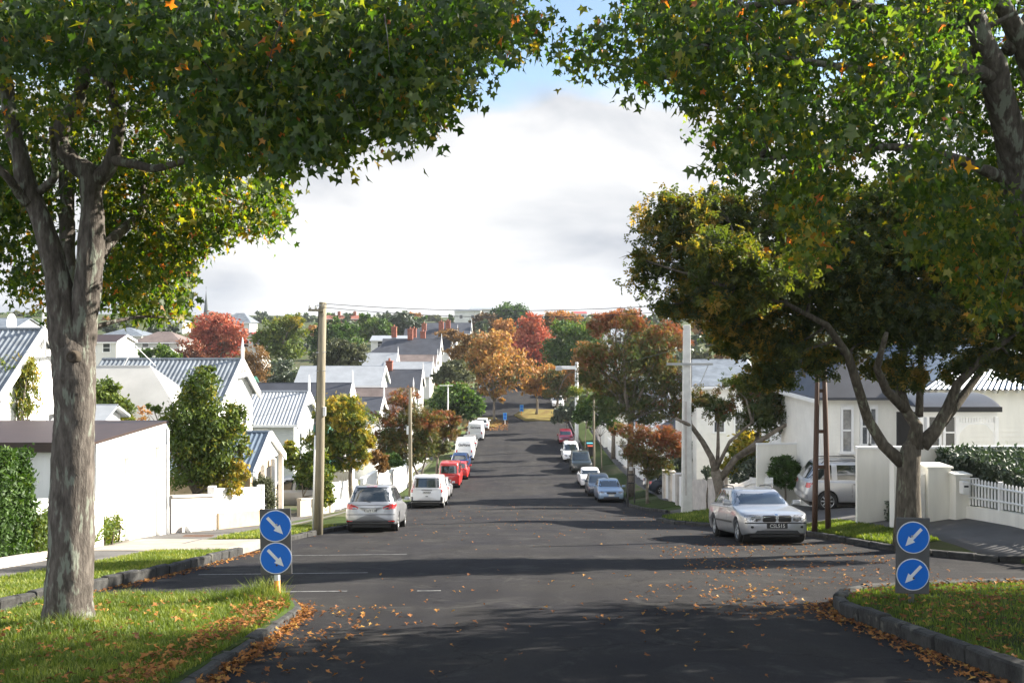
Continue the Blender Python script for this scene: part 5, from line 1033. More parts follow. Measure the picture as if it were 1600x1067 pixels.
# red, orange and green trees at the foot of the far hill
st('maple_tree', 'orange maple on the far left traffic island', 773, 133, [(770,560,34,26,.2),(745,585,26,20,0),(790,590,40,18,-.1),(775,530,26,18,.3),(750,550,24,20,.1),(735,570,20,16,0),(815,580,26,18,.1),(772,612,24,8,.2),(785,625,6,5,.3)], 4800, .28, 'orange', 'rhomb', r0=.17, tint=(.45,.5), seed=21)
st('maple_tree', 'small golden orange maple on the far right traffic island', 838, 139, [(835,598,22,14,.3),(855,585,22,16,.3),(820,605,12,10,.2),(845,612,18,8,.2)], 3200, .22, 'orange', 'rhomb', r0=.17, tint=(.55,.3), seed=22)
st('maple_tree', 'green and orange street tree in front of the far white cars', 866, 136, [(870,595,22,18,-.3),(895,590,18,16,.3),(865,612,22,10,-.4),(905,575,14,14,.35),(890,610,18,10,-.2)], 3600, .24, 'orange', 'rhomb', r0=.2, tint=(.3,.3), seed=23)
st('maple_tree', 'vivid red maple above the bend in the road', 828, 190, [(828,508,24,18,.3),(835,530,30,20,.2),(815,545,26,18,0),(845,555,20,14,0),(830,570,26,14,-.1)], 5500, .36, 'red', 'rhomb', r0=.25, tint=(.5,.3), seed=24)
st('maple_tree', 'orange tree left of the vivid red maple', 790, 200, [(788,512,18,14,.1),(780,535,24,18,0),(800,530,16,16,.2),(770,555,20,18,.2)], 4000, .36, 'orange', 'rhomb', r0=.25, tint=(.5,.25), seed=25)
st('broadleaf_tree', 'dark green street tree right of the vivid red maple', 882, 150, [(885,545,36,24,0),(865,570,26,16,-.1),(905,560,26,18,0),(900,520,34,18,.3),(925,520,26,16,.3),(880,515,22,14,.3),(862,545,18,16,-.1),(915,580,20,12,-.2)], 8000, .26, 'green', 'rhomb', r0=.25, tint=(.4,.3), seed=26)
st('maple_tree', 'orange maple behind the tall green street tree', 870, 240, [(870,498,22,12,.3),(890,500,18,12,.1),(850,505,14,12,-.1)], 2500, .42, 'orange', 'rhomb', r0=.25, tint=(.4,.25), seed=27)
st('broadleaf_tree', 'large dark green round tree on the skyline', 797, 330, [(797,484,24,15,.1),(780,495,18,12,0),(815,492,18,12,.1),(797,500,26,12,-.1)], 3200, .55, 'green', 'rhomb', r0=.4, tint=(.25,.25), seed=28)
st('copper_beech', 'dark maroon tree by the white flat-topped building', 762, 290, [(762,500,20,11,0),(748,508,18,10,0),(775,510,16,10,0)], 2200, .5, 'brown', 'rhomb', r0=.3, tint=(.15,.2), seed=29)
st('olive_tree', 'silvery tree beside the orange maple below the dark roofs', 708, 128, [(708,575,20,12,0),(690,590,14,10,0),(725,588,16,10,.2)], 2500, .26, 'olive', 'rhomb', r0=.15, tint=(.5,.3), seed=30)
st('maple_tree', 'brown gold tree against the white villa fronts', 730, 150, [(720,550,20,14,.2),(738,535,16,14,.1),(705,600,22,8,.3),(745,560,18,14,0)], 3000, .28, 'brown', 'rhomb', r0=.15, tint=(.6,.3), seed=31)
st('maple_tree', 'brown topped tree over the farther chimneys', 706, 205, [(700,523,20,8,.1),(715,528,14,7,.2)], 1600, .32, 'brown', 'rhomb', r0=.15, tint=(.5,.3), seed=32)
# left hillside
st('maple_tree', 'fiery red tree below the church spire', 345, 175, [(335,510,32,20,.2),(318,525,24,20,.2),(350,525,32,22,.3),(368,520,18,16,.4),(335,545,34,18,-.2),(365,545,16,14,-.1),(345,500,20,10,.3)], 6500, .32, 'red', 'rhomb', r0=.25, tint=(.45,.25), seed=33)
st('plum_tree', 'dark purple shrubby tree left of the fiery red tree', 292, 160, [(295,545,20,16,-.1),(280,560,16,12,-.1),(308,558,14,12,-.1)], 2200, .28, 'red', 'rhomb', r0=.15, tint=(.05,.2), seed=34)
st('willow', 'brown gold weeping tree behind the far gable', 395, 140, [(395,555,22,16,.1),(382,575,20,18,.2),(410,580,20,18,.2),(398,595,24,16,.2)], 4500, .26, 'brown', 'long', r0=.2, tint=(.6,.3), seed=35, sag=1.4)
st('broadleaf_tree', 'tall olive green tree left of the timber pole', 440, 165, [(430,515,24,18,.2),(450,505,22,14,.4),(465,520,16,16,.2),(425,540,24,20,.1),(450,545,28,22,.2),(410,530,16,16,.2),(468,500,14,9,.6)], 5500, .32, 'lime', 'rhomb', r0=.25, tint=(.15,.22), seed=36)
st('broadleaf_tree', 'dark round evergreen above the green roof', 447, 118, [(440,575,20,14,0),(455,590,20,14,0),(432,592,14,12,0),(448,602,22,8,0)], 3500, .22, 'darkgreen', 'rhomb', r0=.15, tint=(.4,.3), seed=37)
st('broadleaf_tree', 'grey green tree right of the timber pole', 535, 135, [(530,545,24,14,0),(550,560,20,12,.1),(515,560,20,14,-.1),(560,545,14,10,.4)], 3500, .28, 'olive', 'rhomb', r0=.15, tint=(.3,.3), seed=38)
st('broadleaf_tree', 'leafy tree crowding behind the timber pole', 520, 180, [(515,515,20,14,0),(500,530,18,16,0),(530,525,22,16,.1),(545,515,16,14,0),(525,500,12,8,.1),(500,550,16,12,0),(545,535,26,12,.1)], 4500, .34, 'green', 'rhomb', r0=.2, tint=(.35,.3), seed=39)
st('broadleaf_tree', 'bright green tree on the hill in front of the brick chimneys', 590, 230, [(590,505,18,12,.2),(575,515,16,12,.2),(605,515,16,10,.1),(570,498,10,8,0),(585,525,24,8,0)], 3500, .4, 'green', 'rhomb', r0=.2, tint=(.5,.3), seed=40)
st('pohutukawa', 'broad dark domed tree on the hill beyond the dark roofs', 628, 240, [(628,498,22,9,0),(612,508,16,8,0),(645,507,16,8,0),(628,512,26,8,0)], 3500, .4, 'darkgreen', 'rhomb', r0=.3, tint=(.3,.3), seed=41)
st('maple_tree', 'rusty orange maple overhanging the top of the visible road', 800, 165, [(800,560,22,16,.2),(785,575,18,14,0),(815,570,20,14,.1),(802,590,20,9,.1),(790,545,16,12,.3)], 3600, .3, 'orange', 'rhomb', r0=.2, tint=(.45,.45), seed=71)
st('maple_tree', 'golden brown maple between the orange island trees and the claret ash', 918, 125, [(915,550,20,16,.2),(928,570,18,14,.1),(905,565,16,14,.2),(920,595,18,12,0),(935,545,16,14,.1)], 3600, .24, 'brown', 'rhomb', r0=.17, tint=(.6,.35), seed=72)
st('claret_ash', 'red topped ash peeping over the tall claret ash', 958, 96, [(950,500,24,14,.4),(970,492,22,12,.45),(935,512,18,14,.3),(990,500,18,12,.35),(1040,515,26,14,.35),(1062,535,18,14,.2)], 4200, .22, 'redash', 'sprig', r0=.17, tint=(.5,.3), seed=73)
# ------------------------------------------------------------------ skyline and hillside trees and shrubs
rs = random.Random(77)
kinds = [('green','green'),('darkgreen','dark green'),('olive','grey green'),('lime','yellow green'),('brown','brown leaved'),('orange','orange leaved')]
rows = [(480,488,9),(395,491,10),(320,497,10),(260,505,9)]
spots = []
rows += [(150,548,14),(200,516,15),(165,535,18),(215,528,12.5)]
for d, top, w_ in rows:
    x = (-60 if d > 215 else (120 if d in (215,150) else 930)) + rs.uniform(0, 20)
    while x < (1180 if d > 400 else (560 if d in (215,150) else 1500)):
        if not (300 < x < 470 and d < 400) and not (640 < x < 745 and d < 350): spots.append((x, d*rs.uniform(.93,1.07), top+rs.uniform(-4,6), w_*rs.uniform(.8,1.7)))
        x += rs.uniform(20, 44)
wordy = {'green':'leafy green','darkgreen':'dark evergreen','olive':'dull grey green','lime':'yellowish green','brown':'brown leaved','orange':'orange leaved'}
for i, (x, d, top, w_) in enumerate(spots):
    k = rs.choices(['green','darkgreen','olive','lime','brown','orange'], [4,4,3,2,1.2,.8])[0]
    hh = w_*rs.uniform(.6,1.0); where = 'on the crest of the far hill' if d > 430 else ('high on the far hillside' if d > 355 else ('halfway up the far hillside' if d > 290 else ('low on the far hillside' if d > 215 else ('behind the right-hand houses' if x > 800 else 'on the low slope behind the left-hand houses'))))
    tree('hillside_tree', wordy[k]+' tree '+where, onground(x, d, -.3), blobs(d, [(x,top+hh,w_,hh,.1),(x-w_*.6,top+hh*1.5,w_*.7,hh*.7),(x+w_*.6,top+hh*1.4,w_*.7,hh*.7),(x,top+hh*2,w_*1.1,hh*.7,-.1)], .9, i),
        700, .55*d/300, k, 'blob', group='trees on the far hill', r0=.2, tint=(.42,.5), seed=i, limbs=False)
def shrub(name, label, px, d, bl, n, ls, kind, shape='rhomb', seed=1, **k): return st(name, label, px, d, bl, n, ls, kind, shape, r0=.04, seed=seed, cat='shrub', **k)
shrub('lavender_bush', 'grey green lavender bush beside the small gabled garage', 410, 38.5, [(410,770,18,22),(402,785,14,18),(420,785,12,18),(410,755,14,12,.2)], 4500, .075, 'olive', 'long', 50, tint=(.4,.3))
shrub('garden_shrub', 'loose green and yellow shrub behind the gabled garage', 470, 47, [(455,715,18,16,.1),(480,735,22,22,0),(500,740,20,20,0),(510,770,14,20,.1),(450,700,14,10,.3),(495,710,16,14,0)], 7500, .10, 'lime', 'rhomb', 51, tint=(.3,.25))
shrub('garden_shrub', 'small shrub by the foot of the white picket fence beyond the silver people carrier', 588, 54, [(590,715,14,10,.2),(600,730,12,8,0)], 1800, .09, 'brown', 'rhomb', 52, tint=(.5,.25))
shrub('clipped_shrub', 'rounded clipped green shrub above the stepped white wall', 612, 62, [(612,718,15,9,0),(622,722,10,7,0)], 2600, .09, 'green', 'rhomb', 53, tint=(.5,.25))
shrub('garden_shrub', 'dark bank of shrubs behind the multi-stemmed tree', 1195, 49, [(1190,735,36,26,0),(1235,740,26,22,0),(1160,760,24,20,0),(1215,765,30,16,-.1),(1250,720,18,14,0)], 7000, .12, 'darkgreen', 'rhomb', 54, tint=(.3,.3))
shrub('garden_shrub', 'yellow leaved shrub seen through the pale curving limbs', 1170, 50, [(1170,690,24,18,.2),(1160,715,22,18,0),(1185,700,16,16,.2),(1140,730,14,16,.1)], 4000, .12, 'lime', 'rhomb', 55, tint=(.6,.25))
shrub('garden_shrub', 'glossy rounded shrub beside the parked four wheel drive', 1226, 41, [(1226,722,22,9,0),(1213,737,14,10,0),(1240,737,14,10,0),(1226,752,20,10,0)], 2200, .13, 'green', 'long', 56, tint=(.35,.25))
shrub('potted_shrub', 'small clipped bush on a gate pillar behind the concrete pole', 1106, 47, [(1106,738,8,9,0)], 700, .06, 'darkgreen', 'rhomb', 57, tint=(.5,.3))
shrub('garden_shrub', 'dark shrubs behind the white fence of the right footpath', 940, 88, [(930,655,16,14,0),(915,640,14,12,.1),(950,645,14,14,0),(935,625,20,10,.2),(905,650,12,10,0),(960,665,12,10,0)], 4500, .17, 'green', 'rhomb', 58, tint=(.3,.3))
shrub('garden_shrub', 'pale palm-like shrubs above the far white fence', 915, 100, [(900,612,14,8,.2),(930,610,14,8,.2),(915,630,14,10,.1),(945,632,12,8,0)], 3000, .2, 'lime', 'long', 59, tint=(.3,.25))
shrub('hedge_clump', 'tall dark hedge beside the far right footpath', 885, 118, [(880,645,14,12,-.1),(895,640,14,14,0),(905,650,10,12,0),(872,655,10,8,0)], 3000, .2, 'darkgreen', 'rhomb', 60, tint=(.4,.3))
shrub('garden_shrub', 'dark shrubbery behind the grey and white posts', 1060, 64, [(1065,720,20,20,0),(1085,700,18,18,0),(1050,735,16,12,0),(1100,720,14,20,0)], 3500, .14, 'darkgreen', 'rhomb', 61, tint=(.3,.3))
shrub('garden_shrub', 'bushy green shrub on the low hillside behind the pale roofs', 222, 110, [(230,555,14,10,0),(255,550,14,12,.2),(270,560,12,10,.2)], 2500, .2, 'green', 'rhomb', 62, tint=(.6,.3))
shrub('garden_shrub', 'orange tinged shrubs on the left hillside by the white gable', 160, 150, [(150,545,12,8,0),(168,550,14,8,.3),(180,540,10,8,.3)], 2000, .25, 'orange', 'rhomb', 63, tint=(.2,.3))
shrub('wispy_shrub', 'bare twiggy shrub with a few leaves beside the pale roof', 222, 41, [(225,650,18,14,.2),(215,680,22,12,.3)], 500, .07, 'orange', 'rhomb', 64, tint=(.6,.3))
def hedge(name, label, x0, x1, y0, y1, h, kind, n, ls, off=.14, tint=(.4,.3), seed=1, z0=None, top=None):
    r = np.random.default_rng(seed); cx, cy = (x0+x1)/2, (y0+y1)/2; base = Vector((cx, cy, (Gr(cx,cy)+off) if z0 is None else z0)); root = empty(name, base, 0, label, 'hedge')
    mb = MB(); a = .10
    ztop = base.z + h
    for q in range(5):
        xx = x0+(x1-x0)*(.1+.2*q); yy_ = y0+(y1-y0)*(.1+.2*q); mb.tube([Vector((xx,yy_,Gr(xx,yy_)-.1))-base, Vector((xx+.1,yy_,ztop-.3))-base], [.04,.02], 5)
    mb.build('stems', M['barkd'], root)
    # leaf shell over the box faces with an uneven surface
    ar = [(x1-x0)*(y1-y0), (x1-x0)*h, (x1-x0)*h, (y1-y0)*h, (y1-y0)*h]; ar = np.array(ar)/sum(ar); f = r.choice(5, n, p=ar); u = r.random(n); v = r.random(n)
    X = np.where(f==0, x0+u*(x1-x0), np.where(f<3, x0+u*(x1-x0), np.where(f==3, x0, x1))); Yy = np.where(f==0, y0+v*(y1-y0), np.where(f==1, y0, np.where(f==2, y1, y0+u*(y1-y0))))
    G_ = np.array([Gr(a_, b_) for a_, b_ in zip(X, Yy)])+off if z0 is None else np.full(n, z0)
    T = ztop if top is None else top(X, Yy)
    Z = np.where(f==0, T, G_ + v*(T-G_))
    inn = r.random(n)**2*.28; X = X + (cx-X)/np.maximum(abs(cx-X),.01)*inn*(f>=3); Yy = Yy + (cy-Yy)/np.maximum(abs(cy-Yy),.01)*inn*((f==1)|(f==2)); Z = Z - inn*(f==0)
    nz = np.array([noise.noise(Vector((a_*1.6, b_*1.6, c_*1.6))) for a_, b_, c_ in zip(X, Yy, Z)])
    pos = np.stack([X, Yy, Z], 1) + r.normal(size=(n,3))*.05 + nz[:,None]*np.array([.1,.1,.18])
    leaves('foliage', pos, ls*(.7+.6*r.random(n)), tint[0]+r.normal(size=n)*tint[1]*.6+nz*.25, 'rhomb', LM[kind], root, origin=base)
    return root
hedge('ivy_hedge', 'tall dark ivy covered hedge at the left edge behind the framing tree', -13.4, -10.55, 20.6, 21.9, 2.35, 'green', 34000, .058, seed=1, tint=(.35,.3))
hedge('ivy_hedge', 'low ivy spilling over the white wall between the hedge and the trunk', -10.75, -10.35, 21.9, 23.6, 1.0, 'lime', 3500, .05, seed=2, tint=(.25,.3))
hedge('ivy_patch', 'patch of ivy hanging on the white garage wall right of the framing trunk', -11.3, -11.06, 26.4, 28.1, .75, 'lime', 2600, .05, seed=3, tint=(.35,.3), z0=-3.2-.9)
hedge('ivy_patch', 'low ivy at the foot of the white garage wall', -11.2, -10.8, 25.2, 27.0, .45, 'lime', 2200, .05, seed=4, tint=(.35,.3))
hedge('camellia_hedge', 'long glossy dark hedge behind the white picket fence on the right', 12.9, 19, 28.5, 30.2, 1.75, 'darkgreen', 26000, .09, seed=5, tint=(.3,.3))
hedge('camellia_hedge', 'dark hedge sloping down along the inside of the picket fence', 13.1, 14.4, 22.4, 28.4, 1.3, 'darkgreen', 9000, .08, seed=6, tint=(.3,.3), top=lambda X, Y: np.interp(Y, [22, 24.5, 28.4], [-2.3,-2.0,-1.75]))
hedge('box_hedge', 'low clipped dark hedge at the foot of the cream board wall', 11.3, 12.0, 29.2, 30.1, .38, 'darkgreen', 1800, .05, seed=7)
# ------------------------------------------------------------------ cars
def sdf_patch(tree_, poly, axis, side, eps, step, mats, name, parent, origin_far=6):
    """project a flat outline on the body: axis 'x' (front/rear) outline in (y,z); axis 'y' (sides) in (x,z)"""
    pts = []; n = len(poly)
    for i in range(n):
        a, b = Vector(poly[i]), Vector(poly[(i+1)%n]); k = max(1, int((b-a).length/step))
        pts += [a + (b-a)*j/k for j in range(k)]
    m = len(pts); edges = [(i,(i+1)%m) for i in range(m)]
    xs_ = [p.x for p in pts]; zs_ = [p.y for p in pts]; inner = []
    x = min(xs_)+step*.6
    while x < max(xs_):
        z = min(zs_)+step*.6
        while z < max(zs_):
            if inpoly(np.array([x]), np.array([z]), [(p.x,p.y) for p in pts])[0] and min((Vector((x,z))-p).length for p in pts) > step*.4: inner.append(Vector((x,z)))
            z += step
        x += step
    v2, e2, f2, *_ = geo.delaunay_2d_cdt(pts+inner, edges, [tuple(range(m))], 1, 1e-5)
    vs = []; ok = []
    for p in v2:
        if axis == 'x': o = Vector((side*origin_far, p.x, p.y)); d = Vector((-side,0,0))
        else: o = Vector((p.x, side*origin_far, p.y)); d = Vector((0,-side,0))
        h = tree_.ray_cast(o, d)
        if h[0] is None: vs.append(o); ok.append(False)
        else: vs.append(h[0] - d*eps); ok.append(True)
    fs = [f for f in f2 if all(ok[i] for i in f)]
    if not fs: return None
    used = sorted({i for f in fs for i in f}); mp_ = {i:k for k,i in enumerate(used)}
    me = bpy.data.meshes.new(name); me.from_pydata([vs[i] for i in used], [], [tuple(mp_[i] for i in f) for f in fs])
    bm = bmesh.new(); bm.from_mesh(me)
    for f in bm.faces:
        f.normal_update(); dd = Vector((side,0,0)) if axis == 'x' else Vector((0,side,0))
        if f.normal.dot(dd) < 0: f.normal_flip()
    bm.to_mesh(me); bm.free()
    return link(name, me, mats, parent, True)
def rr(y0, y1, z0, z1, r=.03):
    p = []
    for cx, cy, a0 in ((y1-r,z1-r,0),(y0+r,z1-r,90),(y0+r,z0+r,180),(y1-r,z0+r,270)):
        for k in range(4): a = R(a0+30*k); p.append((cx+r*math.cos(a), cy+r*math.sin(a)))
    return p
def body_mesh(s):
    L, W = s['L'], s['W']; bx, bz = zip(*s['top']); sill = s.get('sill', .2); R_ = s['R']; Ra = R_+.055; gnd = 0
    st_ = set(list(np.linspace(0, L, 34))+[0.02,.05,.1,.16,L-.02,L-.05,L-.1,L-.16])
    for xc in s['axles']:
        for k in range(13): st_.add(xc + Ra*math.cos(PI*k/12)*.9999)
        st_.add(xc-Ra-.004); st_.add(xc+Ra+.004)
    st_ = sorted(x for x in st_ if 0 <= x <= L); u = [0,.06,.16,.3,.45,.6,.74,.86,.94]
    gx = s.get('g', [(0,.93),(.18,.985),(.45,1.0),(.7,.985),(1,.95)]); ga, gb = zip(*gx)
    vs = []; nr = 0; belt = s['belt']
    for x in st_:
        zt = float(np.interp(x, bx, bz)); zb = sill + s.get('rise',0.06)*max(0, (0.35-min(x,L-x))/.35)
        for xc in s['axles']:
            if abs(x-xc) < Ra: zb = max(zb, R_ + math.sqrt(Ra*Ra-(x-xc)**2))
        e = s.get('round', (.55,.4)); tf = max(0, (x-(L-e[0]))/e[0]); tr = max(0, (e[1]-x)/e[1]); pl = 1 - s.get('taper',.15)*tf**2.4 - s.get('taper',.15)*.6*tr**2.6 - .10*max(0,(tf-.93)/.07)**2 - .07*max(0,(tr-.93)/.07)**2
        w2 = W/2*pl; ring = [(0, zb), (w2*.5, zb), (w2*.90, zb)]
        flare = sum(.022*max(0, 1-abs(x-xc)/(Ra*1.5)) for xc in s['axles'])
        for uu in u:
            z = zb + (zt-.05-zb)*uu; hh = (z-sill)/(belt-sill); ring.append((w2*float(np.interp(hh, ga, gb)) + flare*max(0, 1-abs(hh-.45)*1.6), z))
        wt = ring[-1][0]; cr_ = s.get('crown', .03)
        ring += [(wt*.985, zt-.022), (wt*.94, zt-.004), (wt*.8, zt+cr_*.35), (wt*.45, zt+cr_*.85), (0, zt+cr_)]
        full = ring + [(-a, b) for a, b in reversed(ring[1:-1])]; nr = len(full)
        for a, b in full:
            hf = (b-.48)/.5; xx = x
            if x > L*.5: q = ((x-L*.5)/(L*.5))**8; xx -= q*(s.get('rakef', .07)*max(0,hf)**1.3 + .05*max(0,-hf)**1.5) + (a/(W/2))**4*s.get('bowf',.12)*q + .0*a
            else: q = ((L*.5-x)/(L*.5))**8; xx += q*(s.get('raker', .06)*max(0,hf)**1.3 + .04*max(0,-hf)**1.5) + (a/(W/2))**4*s.get('bowr',.06)*q
            vs.append((xx - L/2, a, b))
    k = len(st_); fs = [(i*nr+j, i*nr+(j+1)%nr, (i+1)*nr+(j+1)%nr, (i+1)*nr+j) for i in range(k-1) for j in range(nr)]
    b0 = len(vs); z0 = sum(v[2] for v in vs[:nr])/nr; vs.append((sum(v[0] for v in vs[:nr])/nr, 0, z0)); vs.append((sum(v[0] for v in vs[(k-1)*nr:k*nr])/nr, 0, sum(v[2] for v in vs[(k-1)*nr:k*nr])/nr))
    fs += [(b0,(j+1)%nr,j) for j in range(nr)] + [(b0+1,(k-1)*nr+j,(k-1)*nr+(j+1)%nr) for j in range(nr)]
    # greenhouse
    g = s['gh']; lev = [0,.12,.3,.5,.7,.84,.93,.98,1.0]; ins = [0,0,0,0,0,.004,.018,.05,.12]; m = 40; b1 = len(vs)
    for t, i_ in zip(lev, ins):
        x0 = g['xr'][0] + (g['xr'][1]-g['xr'][0])*t**g.get('cr',1) + i_; x1 = g['xf'][0] + (g['xf'][1]-g['xf'][0])*t**g.get('cf',.95) - i_*2; wd = (g['w'][0] + (g['w'][1]-g['w'][0])*t**1.15) - i_*.6
        zz = (g['z'][0]-.06) + (g['z'][1]-g['z'][0]+.06)*(1-(1-t)**1.0)
        cx_, hx = (x0+x1)/2, (x1-x0)/2
        for j in range(m):
            th = 2*PI*j/m; c, s_ = math.cos(th), math.sin(th); ex = .22; X = cx_ + hx*math.copysign(abs(c)**ex, c); Y = wd*math.copysign(abs(s_)**(ex*1.2), s_)
            bow = (1-(Y/wd)**2)*.09*(1 if c > 0 else .35)*(abs(c)**.5); X += bow*math.copysign(1, c)*(1-.3*t)
            droop = -.035*((X-cx_)/hx)**2*t
            vs.append((X-L/2, Y, zz+droop))
    n_ = len(lev); fs += [(b1+i*m+j, b1+i*m+(j+1)%m, b1+(i+1)*m+(j+1)%m, b1+(i+1)*m+j) for i in range(n_-1) for j in range(m)]
    # crowned roof
    last = b1+(n_-1)*m; base_n = len(vs); cxr = sum(vs[last+j][0] for j in range(m))/m
    prev = last
    for sc, dz in ((.75,.014),(.4,.024)):
        st0 = len(vs)
        for j in range(m): v = vs[last+j]; vs.append((cxr+(v[0]-cxr)*sc, v[1]*sc, v[2]*1+dz + .02*(1-sc)))
        fs += [(prev+j, prev+(j+1)%m, st0+(j+1)%m, st0+j) for j in range(m)]; prev = st0
    vs.append((cxr, 0, vs[last][2]+.045)); fs += [(prev+j, prev+(j+1)%m, len(vs)-1) for j in range(m)]
    return vs, fs
def wheel_parts(parent, x, y, R_, wd, side, spokes=7, far=False):
    mb = MB(); rt = R_*.68
    mb.lathe([(rt,-wd/2),(R_*.9,-wd/2),(R_*.98,-wd*.36),(R_,-wd*.2),(R_,wd*.2),(R_*.98,wd*.36),(R_*.9,wd/2),(rt,wd/2)], 28, 'y', m=0)
    wl = mb.build('wheel', M['tyre'], parent, True); wl.location = (x, y, R_)
    rb = MB(); yo = side*wd*.42
    rb.lathe([(rt,-wd/2+.01),(rt,yo*1.0),(rt*.93,yo*.96)], 28, 'y') if not far else None
    rb.lathe([(0.0,yo*.55),(rt*.97,yo*.55)], 20, 'y', m=1)
    for k in range(spokes):
        a = 2*PI*k/spokes; Mx = Matrix.Rotation(a, 4, 'Y'); rb.box(.03, rt*.95, yo*.82-.012, yo*.82+.012, -rt*.11, rt*.11, 0, Mx)
    rb.lathe([(0,yo*.95),(rt*.2,yo*.93),(rt*.24,yo*.7)], 14, 'y')
    rb.lathe([(rt*.92,yo*.93),(rt*.99,yo*.99),(rt,yo*.5)], 28, 'y')
    rb.build('rim', [M['alloy'], M['blackmetal']], wl, True)
def car(s, label, cat, loc, rz, pitch, group='cars parked along the street'):
    root = empty(s['name'], loc, 0, label, cat, group); root.rotation_euler = (0, pitch, rz)
    L, W = s['L'], s['W']; vs, fs = body_mesh(s); me = bpy.data.meshes.new('body'); me.from_pydata(vs, [], fs)
    bm = bmesh.new(); bm.from_mesh(me); bmesh.ops.recalc_face_normals(bm, faces=bm.faces); bm.to_mesh(me); bm.free()
    body = link('body', me, s['paint'], root, True)
    bv = BVHTree.FromPolygons(vs, fs); g = s['gh']; hL = L/2; fr = s['front']
    def pat(name, poly, axis, side, mat_, eps=.006, step=.06): return sdf_patch(bv, poly, axis, side, eps, step, mat_, name, root)
    mb = MB(); mb.box(-L/2+.25, L/2-.3, -W*.36, W*.36, .17, .62); mb.build('underbody', M['blacktrim'], root)
    for i, xc in enumerate(s['axles']):
        for sd_ in (1,-1): wheel_parts(root, xc-hL, sd_*(W/2-.115), s['R'], .21, sd_, s.get('spokes',7), s.get('far',False))
    for xc in s['axles']:
        mb = MB(); mb.lathe([(0,-W*.44),(s['R']+.045,-W*.44),(s['R']+.045,W*.44),(0,W*.44)], 20, 'y', (xc-hL,0,s['R']+.004)); mb.build('wheel_arch', M['blacktrim'], root)
    zb, zr = g['z'][0]+.035, g['z'][1]-s.get('winmargin',.085)
    tt = lambda z: (z-(g['z'][0]-.06))/(g['z'][1]-g['z'][0]+.06)
    def gxr(z): return g['xr'][0]+(g['xr'][1]-g['xr'][0])*max(0,tt(z))**g.get('cr',1) - hL
    def gxf(z): return g['xf'][0]+(g['xf'][1]-g['xf'][0])*max(0,tt(z))**g.get('cf',.95) - hL
    wa = g['w'][0]; wb_ = g['w'][1]
    if s.get('windscreen', True): pat('windscreen', [(-wa*.88,zb+.01),(wa*.88,zb+.01),(wb_*.88,zr+.03),(-wb_*.88,zr+.03)], 'x', 1, M['carglass'], .006, .1)
    rg = s.get('rearglass', (zb+.02, zr+.03)); q0 = g['w'][0]*.90; q1 = g['w'][1]*.88
    if rg: pat('rear_window', rr(-q0, q0, rg[0], rg[1], .05) if s.get('vanrear') else [(-q0,rg[0]),(q0,rg[0]),(q0*.99,rg[0]+.1),(q1,rg[1]),(-q1,rg[1]),(-q0*.99,rg[0]+.1)], 'x', -1, M['carglass'], .006, .1)
    for sd_ in (1,-1):
        for a, b in s['side']:                       # fractions between rear and front pillar
            xa = lambda z: gxr(z)+.10+(gxf(z)-.12-gxr(z)-.10)*a; xb = lambda z: gxr(z)+.10+(gxf(z)-.12-gxr(z)-.10)*b
            zlo, zhi = zb+.01, zr+.01
            A_ = xa(zlo) if a <= 0 else (xa(zlo)+xa(zhi))/2; B_ = xa(zhi) if a <= 0 else A_; C_ = xb(zhi) if b >= 1 else (xb(zlo)+xb(zhi))/2; D_ = xb(zlo) if b >= 1 else C_
            pat('side_window', [(A_,zlo),(D_,zlo),(C_,zhi),(B_,zhi)], 'y', sd_, M['carglass'], .005, .12)
    if not s.get('far'):
        for sd_ in (1,-1):
            for x in s.get('seams', []): pat('door_seam', [(x-.006,s.get('sill',.2)+.1),(x+.006,s.get('sill',.2)+.1),(x+.006,g['z'][0]-.01),(x-.006,g['z'][0]-.01)], 'y', sd_, M['blacktrim'], .002, .12)
            for x in s.get('handles', []):
                h = pat('door_handle', rr(x-.09,x+.09,g['z'][0]-.13,g['z'][0]-.10,.012), 'y', sd_, s['paint'] if s.get('painthandle',True) else M['blacktrim'], .03, .05)
            if 'strip' in s: pat('side_moulding', [(-L/2+.45,s['strip'][0]),(L/2-.5,s['strip'][0]),(L/2-.5,s['strip'][1]),(-L/2+.45,s['strip'][1])], 'y', sd_, M['blacktrim'], .012, .12)
    for sd_ in (1,-1):                                 # mirrors
        mx_ = g['xf'][0]-hL-.28; mb = MB(); mb.cbox((mx_, sd_*(wa+.13), g['z'][0]+.08), .10, .20, .13); mb.cbox((mx_+.03, sd_*(wa+.02), g['z'][0]+.04), .05, .10, .04)
        o = mb.build('wing_mirror', s['paint'] if s.get('pmirror', True) else M['blacktrim'], root, True, bevel=.03)
    for item in s['patches']:
        nm, poly, ax, side, mt, eps = item[:6]
        both = len(item) > 6 and item[6]
        for q in ((1,-1) if both else (1,)):
            if ax == 'x': pp = [(p[0]*q, p[1]) for p in poly]; o = pat(nm, pp, 'x', side, mt, eps, .05)
            else: o = pat(nm, poly, 'y', q if both else side, mt, eps, .06)
    if 'plate' in s:
        side, z, text, col = s['plate']; h = bv.ray_cast(Vector((side*6,0,z)), Vector((-side,0,0)))[0]; x = h.x+side*.02
        mb = MB(); mb.cbox((x,0,z), .012, .37, .125); pl = mb.build('number_plate', M[col[0]], root)
        if text:
            cu = bpy.data.curves.new('lettering', 'FONT'); cu.body = text; cu.size = .125; cu.align_x = 'CENTER'; cu.align_y = 'CENTER'; cu.extrude = .002; cu.offset = .0015
            t = bpy.data.objects.new('lettering', cu); C.objects.link(t); bpy.context.view_layer.update(); mt_ = bpy.data.meshes.new_from_object(t); bpy.data.objects.remove(t)
            mt_.materials.clear(); o = link('lettering', mt_, M[col[1]], pl); o.location = (x+side*.009, 0, z-.003); o.rotation_euler = (PI/2, 0, side*PI/2)
